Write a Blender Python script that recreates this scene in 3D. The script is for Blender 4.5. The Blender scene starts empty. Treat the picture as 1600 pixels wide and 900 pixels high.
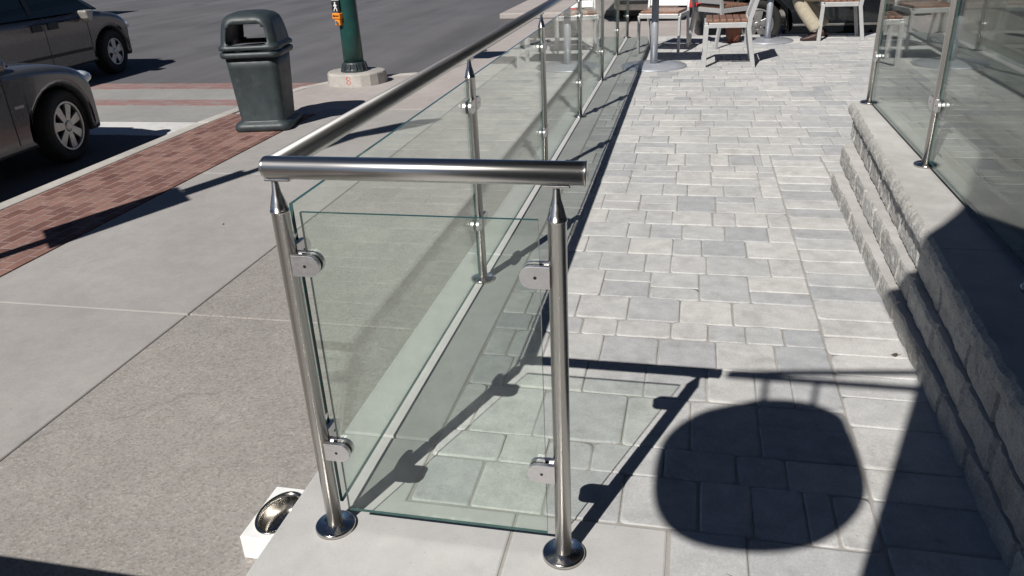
import bpy, bmesh, math, random
from mathutils import Vector, Matrix, noise
random.seed(7)
SC = bpy.context.scene
COL = SC.collection
R = math.radians

# ------------------------------------------------------------------ camera, sky, sun, exposure
cam_d = bpy.data.cameras.new('camera'); cam = bpy.data.objects.new('camera', cam_d); COL.objects.link(cam)
CAM = Vector((0.9345, -1.5905, 1.55))
rot = Matrix(((0.97630532, -0.05124002, 0.21024365), (0.21204228, 0.42046609, -0.88218272), (-0.04319727, 0.90586022, 0.42136832)))
cam.matrix_world = Matrix.Translation(CAM) @ rot.to_4x4()
cam_d.sensor_width = 36; cam_d.lens = 1219 / 1600 * 36
cam_d.clip_start = 0.02; cam_d.clip_end = 2000
SC.camera = cam

SUNV = Vector((-0.345, -0.945, 1.0)).normalized()          # towards the sun
w = bpy.data.worlds.new('World'); SC.world = w; w.use_nodes = True
nt = w.node_tree; nt.nodes.clear()
out = nt.nodes.new('ShaderNodeOutputWorld'); bg = nt.nodes.new('ShaderNodeBackground'); sky = nt.nodes.new('ShaderNodeTexSky')
sky.sky_type = 'NISHITA'; sky.sun_disc = False
sky.sun_elevation = math.asin(SUNV.z); sky.sun_rotation = math.atan2(SUNV.x, SUNV.y)
bg.inputs['Strength'].default_value = 0.05
sky.altitude = 3000; sky.air_density = 0.65; sky.dust_density = 0.0; sky.ozone_density = 3.0
nt.links.new(sky.outputs[0], bg.inputs[0]); nt.links.new(bg.outputs[0], out.inputs[0])
sd = bpy.data.lights.new('sun', 'SUN'); sd.energy = 5.0; sd.angle = R(0.4); sd.color = (1.0, 0.966, 0.912)
sun = bpy.data.objects.new('sun', sd); COL.objects.link(sun)
sun.rotation_euler = (-SUNV).to_track_quat('-Z', 'Y').to_euler(); sun.location = (-10, -30, 30)
SC.view_settings.view_transform = 'Standard'; SC.view_settings.look = 'None'
SC.view_settings.exposure = 0.14; SC.view_settings.gamma = 1.0; SC.view_settings.use_curve_mapping = False
SC.cycles.transparent_max_bounces = 24

# ------------------------------------------------------------------ node helpers / materials
def new_mat(name):
    m = bpy.data.materials.new(name); m.use_nodes = True
    nt = m.node_tree
    return m, nt, nt.nodes['Principled BSDF']
def N(nt, typ, **kw):
    n = nt.nodes.new(typ)
    for k, v in kw.items(): setattr(n, k, v)
    return n
def L(nt, a, b): nt.links.new(a, b)
def coords(nt, scale=(1, 1, 1), kind='Object'):
    tc = N(nt, 'ShaderNodeTexCoord'); mp = N(nt, 'ShaderNodeMapping'); mp.inputs['Scale'].default_value = scale
    L(nt, tc.outputs[kind], mp.inputs[0]); return mp.outputs[0]
def noise_n(nt, vec, scale, detail=4, rough=.55):
    n = N(nt, 'ShaderNodeTexNoise'); n.inputs['Scale'].default_value = scale
    n.inputs['Detail'].default_value = detail; n.inputs['Roughness'].default_value = rough
    if vec: L(nt, vec, n.inputs['Vector'])
    return n.outputs['Fac']
def ramp(nt, fac, stops):
    r = N(nt, 'ShaderNodeValToRGB'); els = r.color_ramp.elements
    while len(els) > len(stops): els.remove(els[-1])
    while len(els) < len(stops): els.new(1)
    for e, (p, c) in zip(els, stops):
        e.position = p; e.color = (c[0], c[1], c[2], 1) if hasattr(c, '__len__') else (c, c, c, 1)
    L(nt, fac, r.inputs[0]); return r.outputs[0]
def mix(nt, a, b, fac=0.5, blend='MIX'):
    m = N(nt, 'ShaderNodeMix', data_type='RGBA', blend_type=blend)
    for s, v in ((m.inputs[0], fac), (m.inputs[6], a), (m.inputs[7], b)):
        if isinstance(v, bpy.types.NodeSocket): L(nt, v, s)
        elif hasattr(v, '__len__'): s.default_value = (v[0], v[1], v[2], 1)
        else: s.default_value = v
    return m.outputs[2]
def bump(nt, p, h, strength=.3, dist=.01):
    b = N(nt, 'ShaderNodeBump'); b.inputs['Strength'].default_value = strength; b.inputs['Distance'].default_value = dist
    L(nt, h, b.inputs['Height']); L(nt, b.outputs[0], p.inputs['Normal'])

def mat_plain(name, col, rough=.5, metal=0, vary=.12, scale=12, bmp=0, coat=0):
    m, nt, p = new_mat(name)
    v = coords(nt); f = noise_n(nt, v, scale, 5)
    lo = [c * (1 - vary) for c in col]; hi = [min(1, c * (1 + vary)) for c in col]
    L(nt, ramp(nt, f, [(.3, lo), (.7, hi)]), p.inputs['Base Color'])
    rr = ramp(nt, noise_n(nt, v, scale * 2.3, 3), [(.3, max(0, rough - .06)), (.7, min(1, rough + .06))])
    L(nt, rr, p.inputs['Roughness'])
    p.inputs['Metallic'].default_value = metal
    if coat: p.inputs['Coat Weight'].default_value = coat; p.inputs['Coat Roughness'].default_value = .05
    if bmp: bump(nt, p, noise_n(nt, v, scale * 6, 4), bmp, .004)
    return m

def mat_concrete(name, base, speck=.12, aggregate=0, stain=.12, tint=(1, 1, 1), scale=1.0, crack=0):
    """weathered concrete: large stains, fine grain, dark pits, optional exposed aggregate"""
    m, nt, p = new_mat(name)
    v = coords(nt)
    c0 = [base * t for t in tint]
    big = ramp(nt, noise_n(nt, v, .9 * scale, 6, .6), [(.3, 1 - stain), (.72, 1 + stain)])
    med = ramp(nt, noise_n(nt, v, 9 * scale, 6, .65), [(.3, 1 - stain * .6), (.7, 1 + stain * .6)])
    fine = ramp(nt, noise_n(nt, v, 150, 3, .7), [(.25, 1 - speck), (.75, 1 + speck)])
    c = mix(nt, c0, big, 1, 'MULTIPLY'); c = mix(nt, c, med, 1, 'MULTIPLY'); c = mix(nt, c, fine, 1, 'MULTIPLY')
    h = fine
    if aggregate:
        vo = N(nt, 'ShaderNodeTexVoronoi'); vo.inputs['Scale'].default_value = 120; L(nt, v, vo.inputs['Vector'])
        sep = N(nt, 'ShaderNodeSeparateColor'); L(nt, vo.outputs['Color'], sep.inputs[0])
        st = ramp(nt, sep.outputs[0], [(0, (.72, .66, .61)), (.3, (.95, .92, .88)), (.6, (1.03, 1.01, .99)), (.88, (1.1, 1.07, 1.03)), (1, (1.32, 1.3, 1.25))])
        c = mix(nt, c, st, aggregate, 'MULTIPLY'); h = vo.outputs['Distance']
    spots = ramp(nt, noise_n(nt, v, 24, 2, .5), [(.72, 0), (.78, 1)])
    c = mix(nt, c, [x * .55 for x in c0], mix(nt, (0, 0, 0), spots, .35), 'MIX')
    grit = ramp(nt, noise_n(nt, v, 75, 2, .5), [(.68, 0), (.74, 1)])
    c = mix(nt, c, [x * .5 for x in c0], mix(nt, (0, 0, 0), grit, .4), 'MIX')
    drip = ramp(nt, noise_n(nt, v, 3.1, 7, .75), [(.60, 0), (.72, 1)])
    c = mix(nt, c, [x * .72 for x in c0], mix(nt, (0, 0, 0), drip, .35), 'MIX')
    pale = ramp(nt, noise_n(nt, coords(nt, (1.7, 1.1, 1.3)), 5.3, 7, .75), [(.62, 0), (.72, 1)])
    c = mix(nt, c, [min(.8, x * 1.25) for x in c0], mix(nt, (0, 0, 0), pale, .3), 'MIX')
    if crack:
        vw = N(nt, 'ShaderNodeVectorMath', operation='ADD'); nz = N(nt, 'ShaderNodeTexNoise'); nz.inputs['Scale'].default_value = 4; nz.inputs['Detail'].default_value = 6
        L(nt, v, nz.inputs['Vector']); sc_ = N(nt, 'ShaderNodeVectorMath', operation='SCALE'); sc_.inputs['Scale'].default_value = .22
        L(nt, nz.outputs['Color'], sc_.inputs[0]); L(nt, v, vw.inputs[0]); L(nt, sc_.outputs[0], vw.inputs[1])
        ve = N(nt, 'ShaderNodeTexVoronoi', feature='DISTANCE_TO_EDGE'); ve.inputs['Scale'].default_value = .42; L(nt, vw.outputs[0], ve.inputs['Vector'])
        ln = ramp(nt, ve.outputs['Distance'], [(0, 1), (.0012, 1), (.0024, 0)])
        msk = ramp(nt, noise_n(nt, v, .8, 3, .5), [(.56, 0), (.63, 1)])
        c = mix(nt, c, [x * .5 for x in c0], mix(nt, (0, 0, 0), mix(nt, ln, msk, 1, 'MULTIPLY'), .5))
    L(nt, c, p.inputs['Base Color']); p.inputs['Roughness'].default_value = .88
    p.inputs['Specular IOR Level'].default_value = .3
    bump(nt, p, h, .25, .003)
    return m

def mat_attr_stone(name, tints, rough=.88, grain=.16):
    """stones whose tone comes from a per-stone face attribute 'tone'"""
    m, nt, p = new_mat(name)
    v = coords(nt)
    at = N(nt, 'ShaderNodeAttribute', attribute_name='tone')
    c = ramp(nt, at.outputs['Fac'], tints)
    fine = ramp(nt, noise_n(nt, v, 130, 4, .7), [(.25, 1 - grain), (.75, 1 + grain)])
    med = ramp(nt, noise_n(nt, v, 13, 6, .65), [(.3, .86), (.7, 1.13)])
    big = ramp(nt, noise_n(nt, v, 1.3, 4, .6), [(.3, .92), (.7, 1.07)])
    c = mix(nt, c, fine, 1, 'MULTIPLY'); c = mix(nt, c, med, 1, 'MULTIPLY'); c = mix(nt, c, big, 1, 'MULTIPLY')
    cloud = ramp(nt, noise_n(nt, v, 4.5, 8, .72), [(.52, 0), (.70, 1)])
    c = mix(nt, c, mix(nt, c, (.78, .775, .77), 1, 'MULTIPLY'), cloud)
    eff = ramp(nt, noise_n(nt, coords(nt, (1, 1.3, 1)), 19, 7, .78), [(.60, 0), (.70, 1)])
    c = mix(nt, c, (.60, .595, .585), mix(nt, (0, 0, 0), eff, .38))
    gum = ramp(nt, noise_n(nt, v, 6.3, 0, 0), [(.83, 0), (.845, 1)])
    c = mix(nt, c, (.16, .155, .15), mix(nt, (0, 0, 0), gum, .5))
    pits = ramp(nt, noise_n(nt, v, 60, 2, .5), [(.7, 0), (.76, 1)])
    c = mix(nt, c, (.1, .095, .09), mix(nt, (0, 0, 0), pits, .35))
    L(nt, c, p.inputs['Base Color']); p.inputs['Roughness'].default_value = rough
    p.inputs['Specular IOR Level'].default_value = .3
    bump(nt, p, mix(nt, fine, med, .5), .35, .004)
    return m

def mat_steel(name, axis='z', col=(.66, .64, .61), rough=.36, aniso=.75, scuff=.25):
    """brushed stainless steel; the fine turned grain stretches highlights along the tube"""
    m, nt, p = new_mat(name)
    s = {'z': (160, 160, 2), 'x': (2, 160, 160), 'y': (160, 2, 160), 'n': (90, 90, 90)}[axis]
    f = noise_n(nt, coords(nt, s), 1, 3, .6)
    L(nt, ramp(nt, f, [(.3, rough - .04), (.7, rough + .05)]), p.inputs['Roughness'])
    sm = noise_n(nt, coords(nt, {'x': (.6, 1, 1), 'y': (1, .6, 1)}.get(axis, (1, 1, 1))), 22, 6, .75)
    scr = ramp(nt, sm, [(.60, 0), (.68, 1)])
    c = mix(nt, ramp(nt, f, [(.3, [x * .96 for x in col]), (.7, [min(1, x * 1.04) for x in col])]), (.82, .80, .77), mix(nt, (0, 0, 0), scr, scuff))
    L(nt, c, p.inputs['Base Color']); p.inputs['Metallic'].default_value = 1
    if axis != 'n':
        tg = N(nt, 'ShaderNodeTangent', direction_type='RADIAL', axis=axis.upper())
        L(nt, tg.outputs[0], p.inputs['Tangent']); p.inputs['Anisotropic'].default_value = aniso; p.inputs['Anisotropic Rotation'].default_value = .25
    return m

def mat_glass(name, tint=(.95, .978, .958), f0=.04):
    """clear sheet glass: real two-sided sheet, Schlick reflection + tinted straight transmission"""
    m = bpy.data.materials.new(name); m.use_nodes = True; nt = m.node_tree; nt.nodes.clear()
    o = N(nt, 'ShaderNodeOutputMaterial'); mx = N(nt, 'ShaderNodeMixShader')
    tr = N(nt, 'ShaderNodeBsdfTransparent'); tr.inputs[0].default_value = (*tint, 1)
    gl = N(nt, 'ShaderNodeBsdfGlossy'); gl.inputs['Roughness'].default_value = 0.0; gl.inputs[0].default_value = (.97, 1, .985, 1)
    lw = N(nt, 'ShaderNodeLayerWeight'); lw.inputs[0].default_value = .5
    pw = N(nt, 'ShaderNodeMath', operation='POWER'); pw.inputs[1].default_value = 5
    ml = N(nt, 'ShaderNodeMath', operation='MULTIPLY_ADD'); ml.inputs[1].default_value = 1 - f0; ml.inputs[2].default_value = f0
    L(nt, lw.outputs['Facing'], pw.inputs[0]); L(nt, pw.outputs[0], ml.inputs[0])
    # a thin film of dust and finger marks
    df = N(nt, 'ShaderNodeBsdfDiffuse'); df.inputs[0].default_value = (.62, .66, .62, 1)
    dm = N(nt, 'ShaderNodeMixShader'); dm.inputs[0].default_value = .02
    d1 = ramp(nt, noise_n(nt, coords(nt), 6, 7, .75), [(.45, .003), (.75, .05)])
    d2 = ramp(nt, noise_n(nt, coords(nt, (60, 60, 1.4)), 1, 4, .6), [(.62, 0), (.74, .035)])
    d3 = ramp(nt, noise_n(nt, coords(nt), 70, 2, .5), [(.70, 0), (.74, .06)])
    L(nt, mix(nt, mix(nt, d1, d2, 1, 'ADD'), d3, 1, 'ADD'), dm.inputs[0])
    L(nt, tr.outputs[0], dm.inputs[1]); L(nt, df.outputs[0], dm.inputs[2])
    L(nt, ml.outputs[0], mx.inputs[0]); L(nt, dm.outputs[0], mx.inputs[1]); L(nt, gl.outputs[0], mx.inputs[2])
    L(nt, mx.outputs[0], o.inputs[0])
    return m

def mat_asphalt():
    m, nt, p = new_mat('asphalt'); v = coords(nt)
    big = ramp(nt, noise_n(nt, v, .35, 5, .6), [(.3, (.098, .096, .103)), (.7, (.128, .125, .132))])
    fine = ramp(nt, noise_n(nt, v, 90, 3, .7), [(.25, .78), (.75, 1.22)])
    st = ramp(nt, noise_n(nt, coords(nt, (1.2, .12, 1)), 1.0, 4, .6), [(.35, .84), (.65, 1.14)])
    oil = ramp(nt, noise_n(nt, coords(nt, (1, .45, 1)), .8, 5, .65), [(.60, 1), (.72, .72)])
    big = mix(nt, big, oil, 1, 'MULTIPLY')
    patch = ramp(nt, noise_n(nt, v, 2.6, 6, .75), [(.62, 1), (.70, 1.22)])
    big = mix(nt, big, patch, 1, 'MULTIPLY')
    c = mix(nt, mix(nt, big, fine, 1, 'MULTIPLY'), st, 1, 'MULTIPLY')
    L(nt, c, p.inputs['Base Color']); p.inputs['Roughness'].default_value = .85; p.inputs['Specular IOR Level'].default_value = .3
    bump(nt, p, fine, .3, .004); return m

def mat_brick_paving():
    m, nt, p = new_mat('brick_paving')
    tc = N(nt, 'ShaderNodeTexCoord'); mp = N(nt, 'ShaderNodeMapping'); mp.inputs['Rotation'].default_value = (0, 0, math.radians(90))
    L(nt, tc.outputs['Object'], mp.inputs[0])
    b = N(nt, 'ShaderNodeTexBrick'); L(nt, mp.outputs[0], b.inputs['Vector'])
    b.inputs['Scale'].default_value = 1; b.inputs['Brick Width'].default_value = .2; b.inputs['Row Height'].default_value = .1
    b.inputs['Mortar Size'].default_value = .006; b.inputs['Mortar Smooth'].default_value = .3; b.inputs['Bias'].default_value = 0
    b.inputs['Color1'].default_value = (.14, .066, .056, 1); b.inputs['Color2'].default_value = (.25, .142, .118, 1); b.inputs['Mortar'].default_value = (.27, .21, .19, 1)
    v = tc.outputs['Object']
    med = ramp(nt, noise_n(nt, v, 5, 6, .7), [(.3, .75), (.7, 1.22)])
    fine = ramp(nt, noise_n(nt, v, 110, 3, .7), [(.25, .8), (.75, 1.2)])
    c = mix(nt, mix(nt, b.outputs['Color'], med, 1, 'MULTIPLY'), fine, 1, 'MULTIPLY')
    lime = ramp(nt, noise_n(nt, v, 16, 4, .75), [(.60, 0), (.74, 1)])
    c = mix(nt, c, (.42, .36, .33), mix(nt, (0, 0, 0), lime, .5))
    L(nt, c, p.inputs['Base Color']); p.inputs['Roughness'].default_value = .85; p.inputs['Specular IOR Level'].default_value = .3
    bump(nt, p, mix(nt, b.outputs['Fac'], fine, .3), .4, -.004); return m

def wear(m, other, lo, hi, sc):
    nt = m.node_tree; p = nt.nodes['Principled BSDF']; src = p.inputs['Base Color'].links[0].from_socket
    f = ramp(nt, noise_n(nt, coords(nt, (1, 3, 1)), sc, 7, .75), [(lo, 0), (hi, 1)])
    L(nt, mix(nt, src, other, f), p.inputs['Base Color'])
M = {}
M['asphalt'] = mat_asphalt()
M['brick'] = mat_brick_paving()
M['aggregate'] = mat_concrete('exposed_aggregate_concrete', .285, aggregate=.75, crack=1, tint=(1, .95, .91))
M['walk'] = mat_concrete('sidewalk_concrete', .325, crack=1, tint=(1, .955, .91))
M['walk_pink'] = mat_concrete('warm_concrete', .37, tint=(1, .90, .86))
M['kerb'] = mat_concrete('kerb_concrete', .44, tint=(1, .95, .88), stain=.22)
M['footing'] = mat_concrete('footing_concrete', .37, tint=(1, .95, .88), stain=.25)
M['tread'] = mat_concrete('block_top', .42, tint=(1, .97, .93), stain=.2)
M['ledge'] = mat_concrete('smooth_concrete', .45, tint=(1, .985, .965), speck=.06)
M['crosswalk'] = mat_concrete('crosswalk_concrete', .27, tint=(1, .98, .95))
M['white_paint'] = mat_concrete('white_road_paint', .55, tint=(1, .99, .97))
M['red_band'] = mat_concrete('red_crosswalk_band', .25, tint=(1, .58, .55))
wear(M['red_band'], (.25, .235, .225), .48, .62, 5); wear(M['white_paint'], (.2, .195, .19), .60, .68, 9)
M['paver'] = mat_attr_stone('tumbled_pavers', [(0, (.36, .366, .376)), (.3, (.41, .411, .413)), (.6, (.455, .451, .444)), (1, (.505, .495, .478))])
M['sand'] = mat_concrete('joint_sand', .33, tint=(1, .95, .88))
M['block'] = mat_attr_stone('split_face_block', [(0, (.29, .28, .265)), (.5, (.36, .35, .33)), (1, (.43, .42, .40))], grain=.4)
M['cap'] = mat_concrete('wall_cap_concrete', .43, tint=(1, .975, .94), stain=.18)
M['joint'] = mat_plain('dark_joint_filler', (.17, .16, .145), .9)
M['steel'] = mat_steel('brushed_steel_upright', 'z', rough=.29, aniso=.6); M['steel_x'] = mat_steel('brushed_steel_crossbar', 'x', rough=.34, scuff=.7); M['steel_y'] = mat_steel('brushed_steel_handrail', 'y', rough=.31, aniso=.5)
M['steel_n'] = mat_steel('satin_cast_steel', 'n', rough=.3, scuff=.1); M['steel_clamp'] = mat_steel('matt_zinc_clamp', 'n', (.74, .72, .72), .42)
M['bowl'] = mat_steel('dull_bowl_steel', 'n', (.34, .325, .30), .24, scuff=.1)
M['polish'] = mat_steel('polished_steel', 'n', (.55, .53, .5), .17, scuff=.08)
M['glass'] = mat_glass('clear_sheet_glass')
M['glass_edge'] = mat_plain('green_glass_edge', (.035, .085, .08), .1)
M['bin'] = mat_plain('grey_green_plastic', (.028, .038, .042), .5, vary=.25, scale=6, bmp=.1)
wear(M['bin'], (.065, .078, .082), .52, .78, 7)
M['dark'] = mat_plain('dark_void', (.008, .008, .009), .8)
M['green'] = mat_plain('teal_green_paint', (.008, .05, .045), .35, vary=.2, scale=8)
M['orange'] = mat_plain('orange_housing', (.75, .24, .02), .45)
M['black'] = mat_plain('black_plastic', (.012, .012, .013), .45)
M['white'] = mat_plain('white_paint', (.8, .8, .79), .5, vary=.04)
M['red_mark'] = mat_plain('red_spray_paint', (.48, .13, .11), .8)
wear(M['red_mark'], (.40, .36, .32), .45, .6, 40)
M['silver'] = mat_plain('silver_car_paint', (.165, .168, .178), .22, metal=.55, vary=.05, coat=.6)
M['van'] = mat_plain('beige_grey_car_paint', (.155, .152, .152), .24, metal=.5, vary=.05, coat=.6)
M['blackcar'] = mat_plain('black_car_paint', (.008, .010, .012), .25, metal=.1, coat=.8)
M['palecar'] = mat_plain('pale_silver_car_paint', (.42, .40, .37), .35, metal=.4, coat=.5)
M['truck'] = mat_plain('sand_truck_paint', (.32, .27, .17), .5)
M['carglass'] = mat_plain('tinted_car_glass', (.008, .016, .016), .06)
M['tyre'] = mat_plain('tyre_rubber', (.012, .012, .012), .8)
M['rim'] = mat_plain('alloy_rim', (.45, .44, .43), .35, metal=.8)
M['lamp'] = mat_plain('headlight_lens', (.6, .66, .72), .12, coat=1)
M['amber'] = mat_plain('amber_lens', (.6, .16, .06), .2)
M['taillight'] = mat_plain('red_lens', (.75, .03, .04), .2, coat=.8)
M['alu'] = mat_plain('satin_aluminium', (.50, .50, .50), .42, metal=.35, vary=.05)
M['tablebase'] = mat_plain('grey_painted_metal', (.42, .44, .48), .38, metal=.4, vary=.05)
M['wood'] = mat_plain('reddish_wood', (.20, .105, .07), .5, vary=.25, scale=20)
M['terracotta'] = mat_plain('brown_glazed_clay', (.20, .065, .035), .5, vary=.3, scale=14)
M['khaki'] = mat_plain('khaki_cloth', (.37, .325, .25), .9, vary=.12, scale=25, bmp=.3)
M['shirt'] = mat_plain('navy_shirt_cloth', (.03, .04, .09), .9)
M['skin'] = mat_plain('skin', (.48, .29, .21), .55, vary=.06)
M['hair'] = mat_plain('brown_hair', (.05, .03, .02), .6)
M['shoe'] = mat_plain('dark_brown_leather', (.045, .022, .02), .5)
M['boxwhite'] = mat_plain('white_painted_wood', (.78, .78, .765), .5, vary=.05, scale=30)
wear(M['boxwhite'], (.34, .31, .27), .62, .80, 26)
M['wallbrick'] = mat_plain('dark_brown_brick', (.022, .019, .018), .85, vary=.25, scale=9, bmp=.3)
M['shopglass'] = mat_plain('dark_shop_glass', (.010, .013, .014), .12)
M['signface'] = mat_plain('sign_board', (.12, .02, .02), .5)
M['soil'] = mat_plain('soil', (.05, .035, .025), .95)
M['dryleaf'] = mat_plain('dry_leaf', (.09, .065, .045), .8)
M['leaf'] = mat_plain('leaf_green', (.05, .10, .03), .6, vary=.4, scale=30)

# ------------------------------------------------------------------ mesh helpers
class MB:
    def __init__(s): s.bm = bmesh.new(); s.mi = 0
    def _v(s, p): return s.bm.verts.new(p)
    def _f(s, vs, smooth=False):
        try: f = s.bm.faces.new(vs)
        except ValueError: return None
        f.material_index = s.mi; f.smooth = smooth; return f
    def box(s, x0, x1, y0, y1, z0, z1, mat=None):
        vs = [s._v((x, y, z)) for x in (x0, x1) for y in (y0, y1) for z in (z0, z1)]
        if mat is not None:
            for v in vs: v.co = mat @ v.co
        for q in ((0, 1, 3, 2), (4, 6, 7, 5), (0, 4, 5, 1), (2, 3, 7, 6), (0, 2, 6, 4), (1, 5, 7, 3)): s._f([vs[i] for i in q])
        return s
    def tube(s, pts, r, n=16, caps=True, smooth=True):
        """round tube along points; r number or list"""
        pts = [Vector(p) for p in pts]; rs = r if isinstance(r, (list, tuple)) else [r] * len(pts)
        rings = []; up = None
        for i, p in enumerate(pts):
            if i == 0: t = pts[1] - p
            elif i == len(pts) - 1: t = p - pts[-2]
            else: t = (p - pts[i - 1]).normalized() + (pts[i + 1] - p).normalized()
            t.normalize()
            if up is None: up = t.orthogonal().normalized()
            up = (up - t * up.dot(t)).normalized(); b = t.cross(up)
            rings.append([s._v(p + (up * math.cos(a) + b * math.sin(a)) * rs[i]) for a in [k * 2 * math.pi / n for k in range(n)]])
        for a, b in zip(rings, rings[1:]):
            for k in range(n): s._f([a[k], a[(k + 1) % n], b[(k + 1) % n], b[k]], smooth)
        if caps: s._f(rings[0][::-1]); s._f(rings[-1])
        return s
    def lathe(s, prof, c=(0, 0, 0), n=32, axis='z', smooth=True, close=True):
        """prof: list of (r, h)"""
        c = Vector(c); rings = []
        for r, h in prof:
            ring = []
            for k in range(n):
                a = 2 * math.pi * k / n; u, v = r * math.cos(a), r * math.sin(a)
                p = {'z': (u, v, h), 'x': (h, u, v), 'y': (v, h, u)}[axis]
                ring.append(s._v(c + Vector(p)))
            rings.append(ring)
        for a, b in zip(rings, rings[1:]):
            for k in range(n): s._f([a[k], a[(k + 1) % n], b[(k + 1) % n], b[k]], smooth)
        if close: s._f(rings[0][::-1]); s._f(rings[-1])
        return s
    def prism(s, poly, f0, f1, smooth=False):
        """poly list of 2D; f0/f1 map 2D->3D for the two end faces"""
        a = [s._v(f0(p)) for p in poly]; b = [s._v(f1(p)) for p in poly]; n = len(poly)
        for k in range(n): s._f([a[k], a[(k + 1) % n], b[(k + 1) % n], b[k]], smooth)
        s._f(a[::-1]); s._f(b); return s
    def loft(s, rings, cap=True, smooth=True, mids=None):
        vr = [[s._v(p) for p in ring] for ring in rings]; n = len(vr[0])
        for i, (a, b) in enumerate(zip(vr, vr[1:])):
            for k in range(n):
                if mids: s.mi = mids(i, k)
                s._f([a[k], a[(k + 1) % n], b[(k + 1) % n], b[k]], smooth)
        if cap: s._f(vr[0][::-1]); s._f(vr[-1])
        return s
    def build(s, name, mats, parent=None, loc=None, bevel=0, segs=2, fix=True):
        if fix: bmesh.ops.recalc_face_normals(s.bm, faces=s.bm.faces)
        me = bpy.data.meshes.new(name); s.bm.to_mesh(me); s.bm.free()
        for m in (mats if isinstance(mats, (list, tuple)) else [mats]): me.materials.append(m)
        o = bpy.data.objects.new(name, me); COL.objects.link(o)
        if parent: o.parent = parent
        if loc: o.location = loc
        if bevel:
            b = o.modifiers.new('bevel', 'BEVEL'); b.width = bevel; b.segments = segs; b.limit_method = 'ANGLE'; b.angle_limit = R(35)
        return o
def tag(o, label=None, cat=None, group=None, kind=None):
    for k, v in (('label', label), ('category', cat), ('group', group), ('kind', kind)):
        if v: o[k] = v
    return o
def thing(name, label, cat, loc=(0, 0, 0), rz=0, group=None):
    o = bpy.data.objects.new(name, None); COL.objects.link(o); o.location = loc; o.rotation_euler.z = rz
    o.empty_display_size = .1
    return tag(o, label, cat, group)
def copy_tree(o, parent=None):
    c = o.copy(); COL.objects.link(c)
    if parent: c.parent = parent
    for ch in list(o.children): copy_tree(ch, c)
    return c
def struct(o): o['kind'] = 'structure'; return o

# ================================================================== SETTING
ZS, ZR = -.17, -.30           # sidewalk and road levels; the patio is z = 0
b = MB(); b.box(-400, 400, -400, 400, ZR - .3, ZR); struct(b.build('road', M['asphalt']))

# crosswalk over the left street: pale concrete field, red bands, white stop line (sheets 4 mm apart)
b = MB(); b.box(-24, -4.07, 6.17, 8.06, ZR, ZR + .004); struct(b.build('crosswalk', M['crosswalk']))
b = MB(); b.box(-24, -4.07, 5.55, 6.14, ZR, ZR + .004); struct(b.build('stop_line', M['white_paint']))
b = MB()
b.box(-24, -4.07, 7.0, 7.34, ZR + .004, ZR + .008); b.box(-24, -3.75, 8.08, 8.48, ZR, ZR + .004)
struct(b.build('crosswalk_band', M['red_band']))
b = MB(); b.box(-2.4, -.35, 10.5, 15.7, ZR, ZR + .004); b.box(-.3, 6, 12.6, 15.7, ZR, ZR + .004); struct(b.build('far_crosswalk', M['walk_pink']))
b = MB(); b.box(-3.2, 14, 15.8, 26, ZR, ZR + .12); struct(b.build('far_sidewalk', M['walk_pink'], bevel=.02))

# kerb path and sidewalk
KP = [(-4.07, -30), (-4.07, 5.6), (-4.02, 6.6), (-3.84, 7.5), (-3.5, 8.08), (-3.0, 8.36), (-2.6, 8.5), (-2.35, 8.8), (-2.28, 9.3), (-2.28, 10.45)]
KW = .14
def offset_path(path, d):
    res = []
    for i, p in enumerate(path):
        a = Vector(path[max(0, i - 1)]); c = Vector(path[min(len(path) - 1, i + 1)]); t = (c - a).normalized(); n = Vector((t.y, -t.x))
        res.append((p[0] + n.x * d, p[1] + n.y * d))
    return res
KI = offset_path(KP, KW)
b = MB()
for (p, q, r, s_) in zip(KP, KP[1:], KI[1:], KI):
    b.prism([p, q, r, s_], lambda v: (v[0], v[1], ZR - .05), lambda v: (v[0], v[1], ZS + .004))
struct(b.build('kerb', M['kerb'], bevel=.012))
KI = offset_path(KP, KW + .008)
# brick strip beside the kerb
b = MB(); b.box(KI[0][0], -2.93, -30, 6.02, ZS - .1, ZS)
struct(b.build('brick_strip', M['brick']))
# concrete slabs with tooled joints
b = MB(); G_ = .0025
ys = [-30, -13.5, -10.5, -7.5, -4.5, -1.5, 1.5, 3.88, 6.25]
for y0, y1 in zip(ys, ys[1:]):
    b.box(-2.92 + G_, -1.5 - G_, y0 + G_, y1 - G_, ZS - .1, ZS)
struct(b.build('sidewalk', M['walk'], bevel=.009, segs=3))
b = MB()
for y0, y1 in zip(ys, ys[1:]):
    b.box(-1.5 + G_, -.175, y0 + G_, y1 - G_, ZS - .1, ZS)
for y0, y1 in ((6.25, 7.75), (7.75, 9.3), (9.3, 10.45)):
    b.box(-1.5 + G_, -.175, y0 + G_, y1 - G_, ZS - .1, ZS)
struct(b.build('aggregate_sidewalk', M['aggregate'], bevel=.009, segs=3))
b = MB()
corner = [(-1.504, 6.254), (-2.92, 6.254), (-2.92, 6.03), (KI[2][0], 6.03)] + [p for p in KI if p[1] > 6.2] + [(-1.504, 10.45)]
b.prism(corner[::-1], lambda v: (v[0], v[1], ZS - .1), lambda v: (v[0], v[1], ZS))
struct(b.build('corner_pavement', M['walk_pink'], bevel=.006))
b = MB(); b.box(-3.9, -.18, -30, 6.2, ZS - .2, ZS - .012); b.box(-1.9, -.18, 6.2, 10.4, ZS - .2, ZS - .012)
struct(b.build('joint_bed', M['joint']))

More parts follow.
